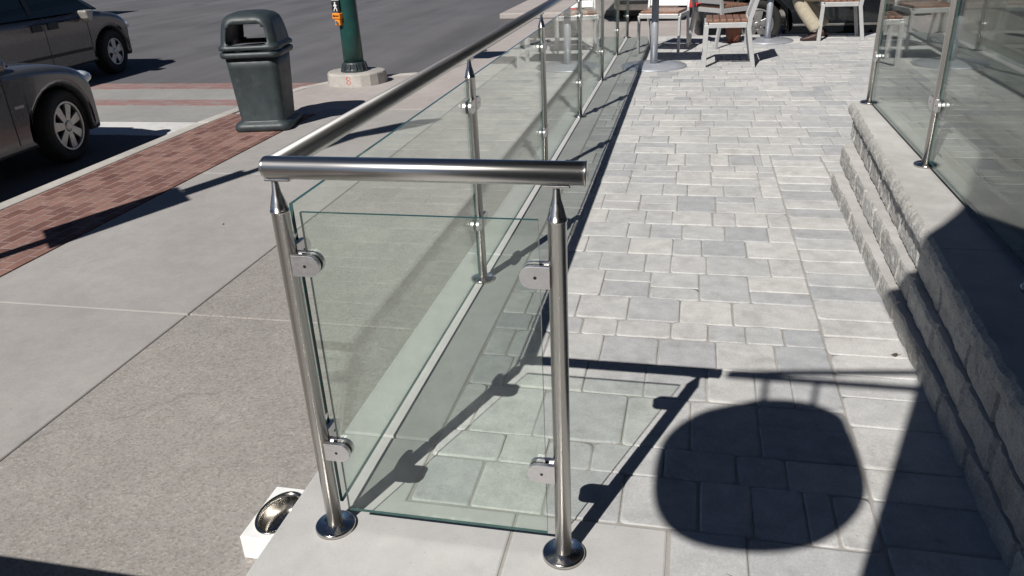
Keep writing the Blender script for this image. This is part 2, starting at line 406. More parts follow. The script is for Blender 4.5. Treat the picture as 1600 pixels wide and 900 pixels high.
# patio edge: cast concrete ledge and the two pad slabs under the end pane
b = MB()
def slab(x0, x1, y0, y1): b.box(x0 + .003, x1 - .003, y0 + .003, y1 - .003, ZS - .2, 0)
b.prism([(-.167, -2.347), (.504, -2.347), (.504, .142), (.165, .142), (.165, .437), (-.167, .437)], lambda p: (p[0], p[1], ZS - .2), lambda p: (p[0], p[1], 0)); slab(.507, .938, -2.35, .145)
yj = .44
for y1 in (2.05, 3.7, 5.35, 7.0, 8.65, 10.3): slab(-.17, .168, yj, y1); yj = y1
slab(.17, 6.5, 10.18, 10.38)
struct(b.build('patio_ledge', M['ledge'], bevel=.007))

# tumbled pavers: three sizes packed on a 7.4 cm grid, one mesh, tone per stone
def pave(bm, lay, x0, x1, y0, y1, sizes=None, unit=.074):
    """courses of mixed depth; each course is broken into blocks of mixed width, some split in two"""
    y = y0; last = None
    rc = random.choice
    while y < y1 - .001:
        h = rc([k for k in (2, 3, 3, 4) if k != last or k == 3]); last = h; H = h * unit
        if y1 - (y + H) < 2 * unit: H = y1 - y
        x = x0 - random.uniform(0, .2)
        while x < x1 - .001:
            wd = rc({2: (2, 3, 3), 3: (2, 3, 3, 3, 4), 4: (3, 3, 4)}[h]) * unit
            a, c = max(x, x0), x + wd
            if x1 - c < .09: c = x1
            if c - a > .05 or a == x0:
                if c - a < .07: c = min(x1, c + .15)
                jy = lambda: random.uniform(-.005, .005)
                if h == 4 and random.random() < .45 and H > .25:
                    m = y + H * rc((.5, .42, .58)); stone(bm, lay, a, c, y, m); stone(bm, lay, a, c, m, y + H)
                elif h == 3 and wd == 4 * unit and random.random() < .25:
                    m = a + (c - a) * rc((.5, .42, .58)); stone(bm, lay, a, m, y, y + H); stone(bm, lay, m, c, y, y + H)
                else: stone(bm, lay, a, c, y, y + H)
            x = c
        y += H
def stone(bm, lay, x0, x1, y0, y1, gap=.0009):
    rg = random.uniform
    x0 += gap + rg(-.001, .003); x1 -= gap + rg(-.001, .003); y0 += gap + rg(-.001, .003); y1 -= gap + rg(-.001, .003); skx, sky_ = rg(-.012, .012), rg(-.012, .012)
    chip = random.choice((1.0, 1.3, 1.8, 2.4)); dz = rg(-.0018, .0018); tx, ty = rg(-.008, .008), rg(-.008, .008); cx, cy = (x0 + x1) / 2, (y0 + y1) / 2
    def ring(ins, z, cut):
        pts = []; cut *= chip
        for (sx, sy, X, Y) in ((1, 1, x0, y0), (-1, 1, x1, y0), (-1, -1, x1, y1), (1, -1, x0, y1)):
            c = cut * rg(.6, 1.7); X += sx * ins; Y += sy * ins
            a, d = (X, Y + sy * c), (X + sx * c, Y)
            m = (X + sx * c * .3, Y + sy * c * .3)
            pts += [a, m, d] if sx * sy > 0 else [d, m, a]
        # a few wobble points on the edges
        full = []
        for k, p in enumerate(pts):
            full.append(p)
            if k % 3 == 2:
                q = pts[(k + 1) % 12]
                for t in (.33, .67): full.append((p[0] + (q[0] - p[0]) * t + rg(-.0012, .0012), p[1] + (q[1] - p[1]) * t + rg(-.0012, .0012)))
        return [bm.verts.new((p[0] + (p[1] - cy) * skx, p[1] + (p[0] - cx) * sky_, z + dz + (p[0] - cx) * tx + (p[1] - cy) * ty)) for p in full]
    e = rg(.0028, .0055)
    rings = [ring(0, -.03, .006), ring(0, -.0042, .006), ring(e * .5, -.0013, .007), ring(e * 1.7, 0, .009)]
    tone = min(1, max(0, random.gauss(.55, .27)))
    fs = []
    for a, c in zip(rings, rings[1:]):
        for k in range(len(a)):
            f = bm.faces.new([a[k], a[(k + 1) % len(a)], c[(k + 1) % len(a)], c[k]]); f.smooth = True; fs.append(f)
    fs.append(bm.faces.new(rings[-1]))
    for f in fs: f[lay] = tone
b = MB(); lay = b.bm.faces.layers.float.new('tone')
S3 = [(3, 3), (4, 3), (3, 2), (3, 3), (4, 3), (2, 3)]
pave(b.bm, lay, .172, 1.505, .148, 4.06, S3)
pave(b.bm, lay, .942, 1.505, -2.3, .146, S3)
pave(b.bm, lay, .172, 6.5, 4.062, 10.17, S3)
pave(b.bm, lay, 1.845, 2.18, 3.25, 4.055)
y = -2.3
while y < 4.02:
    d = random.choice((.148, .148, .222, .185)); stone(b.bm, lay, 1.508, 1.84, y, min(4.055, y + d)); y += d
struct(b.build('paver_patio', M['paver'], fix=False))
b = MB(); b.box(.15, 6.52, -2.35, 10.2, -.35, -.0048); struct(b.build('paver_bed', M['sand']))

# ================================================================== RETAINING WALL (right)
wall = thing('retaining_wall', 'low split-face block wall with concrete cap carrying the right-hand glass railing', 'wall', (1.8, -2.3, 0))
WO = Vector((1.8, -2.3, 0))
def wx(y, sl=.048): return sl * (y - 1.9)
def course(xf, z0, z1, y1, seed, joint0, sl):
    b = MB(); lay = b.bm.faces.layers.float.new('tone'); rnd = random.Random(seed)
    step = .0125; ny = int((y1 + 2.3) / step); nz = max(5, int((z1 - z0) / step))
    joints = []; q = -2.3 + joint0
    while q < y1: joints.append(q); q += rnd.choice((.30, .30, .22, .40))
    tones = [rnd.random() for _ in range(len(joints) + 2)]
    rows = []
    for j in range(ny + 1):
        yy = -2.3 + (y1 + 2.3) * j / ny; row = []
        jd = min((abs(yy - t) for t in joints), default=1)
        groove = max(0, .013 - jd) / .013
        for k in range(nz + 1):
            t = k / nz; z = z0 + .002 + (z1 - z0 - .004) * t
            edge = max(0, abs(t - .5) * 2 - .7) / .3
            n1 = noise.fractal(Vector((yy * 9, z * 14, seed * 3.1)), .8, 2.1, 5)
            n2 = noise.noise(Vector((yy * 70, z * 70, seed)))
            d = -(.007 * n1 + .0035 * n2) + .006 * edge ** 2 + .024 * groove
            endr = max(0, yy - (y1 - .07)) / .07
            row.append(b._v((xf + wx(yy, sl) + d + .05 * endr ** 2 - WO.x, yy - WO.y, z)))
        rows.append(row)
    back = [(b._v((2.16 - WO.x, y - WO.y, z0)), b._v((2.16 - WO.x, y - WO.y, z1))) for y in (-2.3, y1)]
    for j in range(ny):
        yy = -2.3 + (y1 + 2.3) * (j + .5) / ny; bi = sum(1 for t in joints if t < yy)
        for k in range(nz):
            f = b._f([rows[j][k], rows[j + 1][k], rows[j + 1][k + 1], rows[j][k + 1]], False); f[lay] = min(1, max(0, tones[bi] * .7 + .15))
    # top tread and end
    tb = [b._v((2.16 - WO.x, -2.3 + (y1 + 2.3) * j / ny - WO.y, z1 - .002)) for j in range(ny + 1)]
    b.mi = 1
    for j in range(ny):
        f = b._f([rows[j][nz], rows[j + 1][nz], tb[j + 1], tb[j]]); f[lay] = .95
    b.mi = 0
    endv = rows[ny][:] + [tb[ny], back[1][0]]
    f = b._f(endv); f[lay] = .5
    return b.build('block_course', [M['block'], M['tread']], wall, fix=True)
course(1.797, -.02, .088, 3.40, 1, .11, .006); course(1.840, .088, .205, 3.62, 2, .25, .026); course(1.880, .205, .322, 3.82, 3, .05, .045)
b = MB()
caps = [-2.3, -1.1, .1, 1.35, 2.55, 3.975]
for y0, y1 in zip(caps, caps[1:]):
    x = lambda y: 1.862 + wx(y)
    n = 90; fr = []
    for k in range(n + 1):
        yy = y0 + .002 + (y1 - y0 - .004) * k / n; e = .05 * max(0, (yy - 3.9) / .055) ** 2
        fr.append((x(yy) + e + .008 * noise.fractal(Vector((yy * 13, 3, 8)), .9, 2, 5), yy))
    poly = fr + [(2.18, y1 - .002), (2.18, y0 + .002)]
    # top sheet edge slightly set back from the rough face
    def lev_(z, back, k): return [b._v((p[0] - WO.x + ((back + .007 * noise.fractal(Vector((p[1] * 16, z * 40, k)), .9, 2, 4)) if i <= n else 0), p[1] - WO.y, z)) for i, p in enumerate(poly)]
    A = lev_(.333, .006, 1.); B1 = lev_(.352, -.002, 2.); B2 = lev_(.372, .0, 3.); B = lev_(.390, .010, 4.)
    C_ = lev_(.400, .026, 5.)
    b.mi = 1; blay = b.bm.faces.layers.float.get('tone') or b.bm.faces.layers.float.new('tone')
    for P, Q in ((A, B1), (B1, B2), (B2, B), (B, C_)):
        for k in range(len(P)):
            f = b._f([P[k], P[(k + 1) % len(P)], Q[(k + 1) % len(P)], Q[k]])
            if f: f[blay] = .45
    b.mi = 0; b._f(C_); b._f(A[::-1])
b.build('wall_cap', [M['cap'], M['block']], wall)
b = MB(); b.prism([(1.90 + wx(-2.3), -2.3), (2.15, -2.3), (2.15, 3.80), (1.90 + wx(3.80), 3.80)], lambda p: (p[0] - WO.x, p[1] - WO.y, .318), lambda p: (p[0] - WO.x, p[1] - WO.y, .336)); b.build('cap_shade_gap', M['dark'], wall)  # near-black strip standing in for the shaded gap under the cap

# landing behind the right railing and the building that holds the hanging sign
b = MB(); b.box(2.183, 2.447, -2.38, 4.0, -.2, .385); struct(b.build('landing', M['walk']))
bld = thing('shop_building', 'dark brown brick shop building with tinted windows behind the right-hand glass railing', 'building', (2.45, -2.4, 0))
def bb(b, x0, x1, y0, y1, z0, z1): return b.box(x0 - 2.45, x1 - 2.45, y0 + 2.4, y1 + 2.4, z0, z1)
b = MB(); bb(b, .525, 12, -14, -2.4, -.3, 9); bb(b, 2.45, 12, -2.4, 5.65, -.3, 9)
b.build('wall', M['wallbrick'], bld)
for y0, y1 in ((-1.9, 1.6), (1.9, 5.35)):
    b = MB(); bb(b, 2.40, 2.449, y0, y1, .50, 3.4); f = b.build('window_frame', M['black'], bld)
    b = MB(); bb(b, 2.392, 2.3995, y0 + .06, y1 - .06, .56, 3.34); b.build('window_pane', M['shopglass'], f)
b = MB(); bb(b, 1.0, 2.3, -2.399, -2.36, 0.02, 2.5); f = b.build('door', M['black'], bld)
b = MB(); bb(b, 1.1, 2.2, -2.359, -2.353, .3, 2.4); b.build('door_pane', M['shopglass'], f)

# ================================================================== GLASS RAILINGS
RH = 1.067; RR = .0265; PR = .0215
def post_parts(root, x, y, z0=0, mat=M['steel']):
    b = MB()
    prof = [(PR, .006), (PR, .958), (PR + .0016, .9585), (PR + .0016, .964), (PR, .9645), (PR * .93, .975), (PR * .72, .992), (PR * .5, 1.008), (.0085, 1.026), (.0075, 1.038), (.0075, RH - RR + .002)]
    b.lathe(prof, (0, 0, 0), 28)
    p = b.build('post', mat, root, (x, y, z0))
    b = MB(); b.lathe([(.0005, 0), (.0575, 0), (.0575, .009), (.0555, .0115), (.053, .013), (.026, .013), (.024, .016), (PR, .016)], n=40)
    b.build('base_flange', M['polish'], p)
    return p
def saddle(post, along):
    b = MB()
    L_, W_ = (.032, .013)
    x, y_ = (L_, W_) if along == 'x' else (W_, L_)
    b.box(-x, x, -y_, y_, RH - RR - .004, RH - RR + .003)
    return b.build('saddle_plate', M['steel_n'], post, bevel=.002)
def clamp(post, z, d, depth=.030):
    """D-shaped glass clamp leaving the post along direction d, two plates with the pane between"""
    d = Vector(d); nrm = Vector((-d.y, d.x, 0)); r = .027; L0, L1 = .016, .060
    poly = [(L0, -r), (L1, -r)] + [(L1 + r * math.sin(a), -r * math.cos(a)) for a in [math.pi * k / 14 for k in range(1, 14)]] + [(L1, r), (L0, r)]
    b = MB()
    for s0, s1 in ((-.019, -.0062), (.0062, .019)):
        b.prism(poly, lambda p: d * p[0] + nrm * s0 + Vector((0, 0, z + p[1])), lambda p: d * p[0] + nrm * s1 + Vector((0, 0, z + p[1])))
    a = [(L0 - .004, -.02), (L0 + .018, -.02), (L0 + .018, .02), (L0 - .004, .02)]
    b.prism(a, lambda p: d * p[0] + nrm * -.0061 + Vector((0, 0, z + p[1])), lambda p: d * p[0] + nrm * .0061 + Vector((0, 0, z + p[1])))
    b.mi = 1
    for s0, s1 in ((-.0061, -.0052), (.0052, .0061)):
        g = [(L0 + .019, -r + .002), (L1, -r + .002)] + [(L1 + (r - .002) * math.sin(a_), -(r - .002) * math.cos(a_)) for a_ in [math.pi * k / 10 for k in range(1, 10)]] + [(L1, r - .002), (L0 + .019, r - .002)]
        b.prism(g, lambda p: d * p[0] + nrm * s0 + Vector((0, 0, z + p[1])), lambda p: d * p[0] + nrm * s1 + Vector((0, 0, z + p[1])))
    for s0, s1 in ((-.0190, -.0196), (.0190, .0196)):
        g = [(.050 + .0042 * math.cos(a_), .0042 * math.sin(a_)) for a_ in [math.pi * k / 5 for k in range(10)]]
        b.prism(g, lambda p: d * p[0] + nrm * s0 * .9 + Vector((0, 0, z + p[1])), lambda p: d * p[0] + nrm * s1 + Vector((0, 0, z + p[1])))
    return b.build('glass_clamp', [M['steel_clamp'], M['black']], post, bevel=.0018)
def pane(root, a, c, z0, z1, th=.010):
    """sheet of glass between plan points a and c with green edges"""
    a, c = Vector(a).to_3d(), Vector(c).to_3d(); t = (c - a).normalized(); n = Vector((-t.y, t.x, 0)) * th / 2
    b = MB()
    P = [(q + s * n + Vector((0, 0, z))) for z in (z0, z1) for q in (a, c) for s in (1, -1)]
    vs = [b._v(p) for p in P]
    b.mi = 0; b._f([vs[0], vs[2], vs[6], vs[4]]); b._f([vs[1], vs[3], vs[7], vs[5]])
    b.mi = 1
    for q in ((0, 1, 3, 2), (4, 5, 7, 6), (0, 1, 5, 4), (2, 3, 7, 6)): b._f([vs[i] for i in q])
    return b.build('glass_panel', [M['glass'], M['glass_edge']], root)

rl = thing('glass_railing', 'long stainless steel railing with clear glass panels along the sidewalk edge of the patio', 'railing')
PY = [0, 1.735, 3.47, 5.205, 6.94, 8.675, 10.25]
b = MB()
b.tube([(0, 0, RH), (0, 10.32, RH)], RR, 28)
b.build('handrail', M['steel_y'], rl)
b = MB(); b.tube([(-.012, 0, RH), (.728, 0, RH)], RR * 1.006, 32)
b.lathe([(RR * 1.035, .726), (RR * 1.035, .7295), (RR * .9, .7305), (.001, .7305)], (0, 0, RH), 28, 'x')
b.lathe([(.0005, -.030), (RR * .6, -.0265), (RR * .95, -.018), (RR * 1.006, -.0119)], (0, 0, RH), 28, 'x')
b.build('end_rail', M['steel_x'], rl)
for i, y in enumerate(PY):
    p = post_parts(rl, 0, y)
    sp_ = saddle(p, 'x' if i == 0 else 'y'); sp_.location.x = .012 if i == 0 else 0
    for z in (.842, .300):
        if i < len(PY) - 1: clamp(p, z, (0, 1, 0))
        if i > 0: clamp(p, z, (0, -1, 0))
    if i == 0:
        for z in (.827, .277): clamp(p, z, (1, 0, 0))
    if i < len(PY) - 1: pane(rl, (0, y + .055), (0, PY[i + 1] - .055), .045, .96)
p = post_parts(rl, .664, 0); saddle(p, 'x')
for z in (.827, .277): clamp(p, z, (-1, 0, 0))
pane(rl, (.052, 0), (.622, 0), .071, .96)

rr_ = thing('glass_railing', 'stainless steel railing with glass panels standing on the block wall cap', 'railing', (2.075, 0, .4))
b = MB(); b.tube([(0, -2.2, RH), (0, 3.95, RH)], RR, 24); b.build('handrail', M['steel_y'], rr_)
PY2 = [-2.0, -.43, 1.0, 2.444, 3.885]
for i, y in enumerate(PY2):
    p = post_parts(rr_, 0, y); saddle(p, 'y')
    for z in (.842, .300):
        if i < len(PY2) - 1: clamp(p, z, (0, 1, 0))
        if i > 0: clamp(p, z, (0, -1, 0))
    if i < len(PY2) - 1: pane(rr_, (0, y + .04), (0, PY2[i + 1] - .04), .03, .96)

# ================================================================== TRASH BIN
tb_ = thing('trash_bin', 'dark grey plastic trash bin with domed see-through hood on the brick strip', 'trash bin', (-3.17, 5.50, ZS), R(11)); tb_.scale = (.95, .95, 1.0)
def rsq(half, r, z, n=6, tilt=0):
    pts = []
    for cx, cy, a0 in ((1, 1, 0), (-1, 1, 90), (-1, -1, 180), (1, -1, 270)):
        for k in range(n + 1):
            a = R(a0 + 90 * k / n)
            X, Y = cx * (half - r) + r * math.cos(a), cy * (half - r) + r * math.sin(a)
            pts.append((X, Y, z + tilt * X))
    return pts
b = MB()
prof = [(.272, .07, 0), (.288, .08, .012), (.292, .09, .045), (.278, .09, .075), (.236, .08, .088), (.232, .08, .10), (.262, .085, .60), (.268, .085, .70)]
b.loft([rsq(h, r, z) for h, r, z in prof])
b.build('body', M['bin'], tb_)
b = MB()
prof = [(.262, .09, .692), (.298, .10, .697), (.306, .10, .715), (.306, .10, .742), (.285, .10, .752), (.26, .09, .7525)]
b.loft([rsq(h, r, z) for h, r, z in prof]); b.build('collar', M['bin'], tb_)
b = MB()
lev = [(.300, .10, .768), (.308, .10, .772), (.306, .10, .80), (.286, .10, .816), (.283, .10, .83), (.278, .10, .87), (.270, .10, .92), (.260, .10, .97), (.252, .10, 1.0), (.238, .11, 1.04), (.205, .12, 1.072), (.14, .10, 1.092), (.05, .04, 1.10)]
NC = 6
def dense(half, r, z):
    """rounded square with extra points on the sides, so openings can be cut"""
    pts = rsq(half, r, z, NC); res = []
    m = len(pts)
    for k, p in enumerate(pts):
        res.append(p)
        if k % (NC + 1) == NC:
            q = pts[(k + 1) % m]
            for t in range(1, 10): res.append(tuple(p[i] + (q[i] - p[i]) * t / 10 for i in range(3)))
    return res
rings = [dense(*l) for l in lev]
vr = [[b._v(p) for p in ring] for ring in rings]; n = len(vr[0])
for i, (a, c) in enumerate(zip(vr, vr[1:])):
    for k in range(n):
        q = [a[k], a[(k + 1) % n], c[(k + 1) % n], c[k]]
        mid = sum((v.co for v in q), Vector()) / 4
        if abs(mid.y) > .18 and abs(mid.x) < .195 and .815 < mid.z < 1.0 and not (mid.z > .97 and abs(mid.x) > .155): continue
        b._f(q, True)
b._f(vr[-1])
o = b.build('hood', M['bin'], tb_); sm = o.modifiers.new('shell', 'SOLIDIFY'); sm.thickness = .02; sm.offset = -1
b = MB(); b.lathe([(.001, .77), (.25, .7695)], n=24, close=False); b.build('dark_inside', M['dark'], tb_)  # near-black disc standing in for the unlit inside of the bin

# ================================================================== SIGNAL POLE
sp = thing('signal_pole', 'teal green traffic signal pole with pedestrian push button on a round concrete footing', 'signal pole', (-3.19, 7.78, ZS))
b = MB()
poly = [(.37 * math.cos(a) * (1 + .05 * math.sin(3 * a)), .37 * math.sin(a) * (1 + .07 * math.cos(2 * a))) for a in [2 * math.pi * k / 18 for k in range(18)]]
poly = [(x if x < .2 else x * 1.05, y_ * .9) for x, y_ in poly]
b.prism(poly, lambda p: (p[0], p[1], -.02), lambda p: (p[0] * .97, p[1] * .97, .15)); b.build('footing', M['footing'], sp, bevel=.02)
b = MB(); b.lathe([(.124, .21), (.121, .6), (.116, 1.2), (.112, 1.26), (.108, 2.2), (.10, 4.6)], n=32); b.build('pole', M['green'], sp)
b = MB(); b.lathe([(.175, .150), (.175, .163), (.158, .170), (.150, .185), (.142, .245), (.132, .262), (.12, .265)], n=24, smooth=False)
for k in range(12):
    a = math.pi * k / 6; u_, v_ = Vector((math.cos(a), math.sin(a), 0)), Vector((-math.sin(a), math.cos(a), 0)) * .009
    b.prism([(.12, .165), (.172, .165), (.150, .25), (.12, .255)], lambda p: u_ * p[0] + v_ + Vector((0, 0, p[1])), lambda p: u_ * p[0] - v_ + Vector((0, 0, p[1])))
b.build('base_collar', M['bin'], sp, bevel=.004)
# plates and the button face the camera side (-y, -x)
dirv = Vector((-.25, -1, 0)).normalized(); sx = Vector((-dirv.y, dirv.x, 0))
if sx.x < 0: sx = -sx
def fr(u, d, z): return dirv * d + sx * u + Vector((-.055, 0, z))
b = MB(); b.prism([(-.06, .865), (.05, .865), (.05, .985), (-.06, .985)], lambda p: fr(p[0], .118, p[1]), lambda p: fr(p[0], .134, p[1]))
pl = b.build('sign_plate', M['black'], sp, bevel=.003)
b = MB()
def seg(p, q, wd):
    p, q = Vector(p), Vector(q); t = (q - p).normalized(); n2 = Vector((-t.y, t.x)) * wd / 2
    b.prism([p + n2, q + n2, q - n2, p - n2], lambda v: fr(v[0], .1345, v[1]), lambda v: fr(v[0], .1365, v[1]))
KF = .82
_seg = seg
def seg(p, q, wd): _seg(((p[0] - .0) * KF - .005, .868 + (p[1] - .892) * KF), ((q[0]) * KF - .005, .868 + (q[1] - .892) * KF), wd * KF)
b.prism([(.010 * math.cos(a) - .008, .966 + .010 * math.sin(a)) for a in [k * math.pi / 6 for k in range(12)]], lambda v: fr(v[0], .1345, v[1]), lambda v: fr(v[0], .1365, v[1]))
seg((-.006, 1.0), (-.002, .955), .024); seg((-.004, .957), (.018, .925), .014); seg((.018, .925), (.022, .898), .012); seg((-.004, .957), (-.022, .925), .014); seg((-.022, .925), (-.034, .9), .012)
seg((-.01, .995), (-.034, .965), .010); seg((.0, .995), (.026, .968), .010)
b.build('walking_figure', M['white'], pl)
b = MB(); b.prism([(-.062, .995), (.05, .995), (.05, 1.15), (-.062, 1.15)], lambda p: fr(p[0], .118, p[1]), lambda p: fr(p[0], .13, p[1])); b.build('upper_plate', M['white'], sp, bevel=.003)
b = MB(); b.prism([(-.05, .785), (.065, .785), (.065, .850), (-.05, .850)], lambda p: fr(p[0], .10, p[1]), lambda p: fr(p[0], .165, p[1]))
b.prism([(-.025, .71), (.05, .71), (.05, .7855), (-.025, .7855)], lambda p: fr(p[0], .10, p[1]), lambda p: fr(p[0], .155, p[1]))
hb = b.build('button_housing', M['orange'], sp, bevel=.008)
b = MB()
def seg2(p, q, wd, d0=.1655):
    p, q = Vector(p), Vector(q); t = (q - p).normalized(); n2 = Vector((-t.y, t.x)) * wd / 2
    b.prism([p + n2, q + n2, q - n2, p - n2], lambda v: fr(v[0], d0, v[1]), lambda v: fr(v[0], d0 + .002, v[1]))
seg2((-.02, .82), (.05, .82), .013); b.prism([(-.04, .82), (-.015, .838), (-.015, .802)], lambda v: fr(v[0], .1652, v[1]), lambda v: fr(v[0], .168, v[1]))
b.build('arrow', M['black'], hb)
b = MB(); b.prism([(.012 + .02 * math.cos(a), .745 + .02 * math.sin(a)) for a in [k * math.pi / 8 for k in range(16)]], lambda v: fr(v[0], .153, v[1]), lambda v: fr(v[0], .168, v[1])); b.build('push_button', M['steel_n'], hb)
# red sprayed figure on the footing
b = MB()
for zc in (.055, .103):
    for k in range(12):
        a0, a1 = k * math.pi / 6, (k + 1) * math.pi / 6
        def pt(a, rr): return (-.02 + rr * 1.1 * math.cos(a), zc + rr * math.sin(a))
        q = [pt(a0, .014), pt(a1, .014), pt(a1, .028), pt(a0, .028)]
        def fy(x):
            best = 0
            for (xa_, ya_), (xb_, yb_) in zip(poly, poly[1:] + poly[:1]):
                if min(xa_, xb_) <= x <= max(xa_, xb_) and xa_ != xb_: best = min(best, ya_ + (yb_ - ya_) * (x - xa_) / (xb_ - xa_))
            return best
        b.prism(q, lambda v: (v[0] + .05, fy(v[0] + .05) * (1 - .03 * (v[1] + .02) / .17) + .004, v[1]), lambda v: (v[0] + .05, fy(v[0] + .05) * (1 - .03 * (v[1] + .02) / .17) - .0025, v[1]))
b.build('painted_mark', M['red_mark'], sp)
# pedestrian signal heads higher up
b = MB(); b.box(.12, .58, -.12, .10, 2.05, 2.55); b.box(-.1, .2, -.04, .02, 2.1, 2.16); b.box(-.1, .2, -.04, .02, 2.42, 2.48)
b.build('signal_head', M['black'], sp, bevel=.02)

# ================================================================== CARS
def inset_poly(pts, d):
    """move a closed 2D outline inwards by d (counter-clockwise)"""
    n = len(pts); res = []
    for i in range(n):
        p0, p1, p2 = Vector(pts[i - 1]), Vector(pts[i]), Vector(pts[(i + 1) % n])
        t = ((p1 - p0).normalized() + (p2 - p1).normalized())
        if t.length < 1e-6: t = p2 - p1
        t.normalize(); res.append((p1.x - t.y * d, p1.y + t.x * d))
    return res
def smooth_line(pts, n=6):
    """Catmull-Rom through points"""
    P = [Vector(p) for p in pts]; P = [P[0] * 2 - P[1]] + P + [P[-1] * 2 - P[-2]]; res = []
    for i in range(1, len(P) - 2):
        a, b_, c, d = P[i - 1], P[i], P[i + 1], P[i + 2]
        for k in range(n):
            t = k / n
            res.append(tuple(.5 * ((2 * b_) + (c - a) * t + (2 * a - 5 * b_ + 4 * c - d) * t * t + (3 * b_ - a - 3 * c + d) * t ** 3)))
    res.append(tuple(P[-2])); return res
def wheel(root, x, y, r, side, spokes=5, rim_r=.66, wdt=.2):
    """wheel whose outer face looks to side*x"""
    b = MB(); s = side
    prof = [(r * rim_r, -wdt * s), (r * .96, -wdt * s), (r, -wdt * .85 * s), (r, -.03 * s), (r * .97, -.008 * s), (r * .88, .004 * s), (r * rim_r * 1.02, .0), (r * rim_r, -.015 * s)]
    b.lathe(prof, (0, 0, 0), 40, 'x', close=False)
    w_ = b.build('wheel', M['tyre'], root, (x, y, r))
    b = MB(); rr = r * rim_r
    b.lathe([(rr * .99, -.002 * s), (rr * .9, -.004 * s), (rr * .88, -.05 * s), (rr * .84, -.055 * s), (.01, -.06 * s)], (0, 0, 0), 36, 'x', close=False); b.build('rim_well', M['black'], w_)
    b = MB(); b.lathe([(rr * .99, -.004 * s), (rr * .97, .003 * s), (rr * .88, .0 * s), (rr * .87, -.03 * s)], (0, 0, 0), 36, 'x', close=False)
    b.lathe([(.001, .002 * s), (rr * .2, .0 * s), (rr * .26, -.02 * s), (rr * .26, -.05 * s)], (0, 0, 0), 20, 'x', close=False)
    for k in range(spokes):
        a = 2 * math.pi * k / spokes + .3; u = Vector((0, math.cos(a), math.sin(a))); v = Vector((0, -math.sin(a), math.cos(a)))
        w0, w1 = (rr * .13, rr * .2) if spokes > 5 else (rr * .2, rr * .30)
        A = [u * rr * .2 + v * w0, u * rr * .92 + v * w1, u * rr * .92 - v * w1, u * rr * .2 - v * w0]
        ha = [b._v(p + Vector((s * (-.008), 0, 0))) for p in A]; hb_ = [b._v(p + Vector((s * (-.035), 0, 0))) for p in A]
        for q in range(4): b._f([ha[q], ha[(q + 1) % 4], hb_[(q + 1) % 4], hb_[q]])
        b._f(ha)
    b.build('rim', M['rim'], w_, bevel=.004)
    return w_
def car_body(root, top, W, wy, wr, zb, mat, nose=.28, tail=.15, crown=.035):
    """body below the belt line. top: contour rear -> front as (y, z), wy: wheel centres, zb: sill height"""
    y0, y1 = top[0][0], top[-1][0]
    line = smooth_line(top, 6)
    bot = [(y1 - .06, zb)]
    for c in sorted(wy, reverse=True):
        R_ = wr * 1.20; a0 = math.asin(max(-1, min(1, (zb - wr) / R_)))
        A = [a0 + (math.pi - 2 * a0) * k / 16 for k in range(17)]
        bot += [(c + R_ * math.cos(a), wr + R_ * math.sin(a)) for a in A]
    bot.append((y0 + .06, zb))
    outl = (line + bot)[::-1]                       # counter-clockwise in (y, z)
    yc = (y0 + y1) / 2; h = (y1 - y0) / 2
    secs = [(-W, .075), (-W + .012, .03), (-W + .05, .004), (-W * .8, 0), (-W * .5, 0), (0, 0), (W * .5, 0), (W * .8, 0), (W - .05, .004), (W - .012, .03), (W, .075)]
    rings = []
    for x, ins in secs:
        u = abs(x) / W; ring = []
        for (y_, z) in inset_poly(outl, ins):
            t = (y_ - yc) / h
            y2 = y_ - (nose * u ** 2.6 * max(0, t) ** 8 if t > 0 else -tail * u ** 2.6 * abs(t) ** 8)
            ring.append((x, y2, z - crown * u * u * (1 if z > wr * 1.6 else 0)))
        rings.append(ring)
    b = MB(); b.loft(rings)
    caps = [f for f in b.bm.faces if len(f.verts) > 10]
    bmesh.ops.triangulate(b.bm, faces=caps)
    return b.build('body', mat, root)
def greenhouse(root, belt, roof, W, mat, lean=.30):
    """glass house: belt = [(y,z)...] rear->front lower line ends, roof = upper contour rear -> front"""
    zb = belt[0][1]; up = smooth_line(roof, 5); outl = [belt[1]] + up[::-1] + [belt[0]]
    b = MB()
    def hw(z): return W - .05 - (z - zb) * lean
    def mp(p, u): return (u * hw(p[1]), p[0], p[1] - .03 * u * u * (p[1] > zb + .2))
    rings = [[mp(p, u) for p in outl] for u in (-1, -.93, -.6, 0, .6, .93, 1)]
    b.loft(rings); caps = [f for f in b.bm.faces if len(f.verts) > 8]; bmesh.ops.triangulate(b.bm, faces=caps)
    g = b.build('windows', M['carglass'], root)
    zr = max(p[1] for p in up)
    b = MB(); top = [p for p in up if p[1] > zr - .10]
    rr = [[(u * (hw(p[1]) + .008), p[0], p[1] + .012 - .03 * u * u) for p in top] + [(u * (hw(p[1]) + .008), p[0], p[1] - .05 - .03 * u * u) for p in top[::-1]] for u in (-1, -.93, -.6, 0, .6, .93, 1)]
    b.loft(rr); b.build('roof', mat, root)
    return hw, up
def pillar(root, hw, p, q, wd, mat, name='pillar', sides=(-1, 1)):
    for s in sides:
        b = MB(); p2, q2 = Vector(p), Vector(q)
        A = [(p2.x - wd / 2, p2.y), (p2.x + wd / 2, p2.y), (q2.x + wd / 2, q2.y), (q2.x - wd / 2, q2.y)]
        b.prism(A, lambda v: (s * (hw(v[1]) - .03), v[0], v[1]), lambda v: (s * (hw(v[1]) + .008), v[0], v[1])); b.build(name, mat, root)
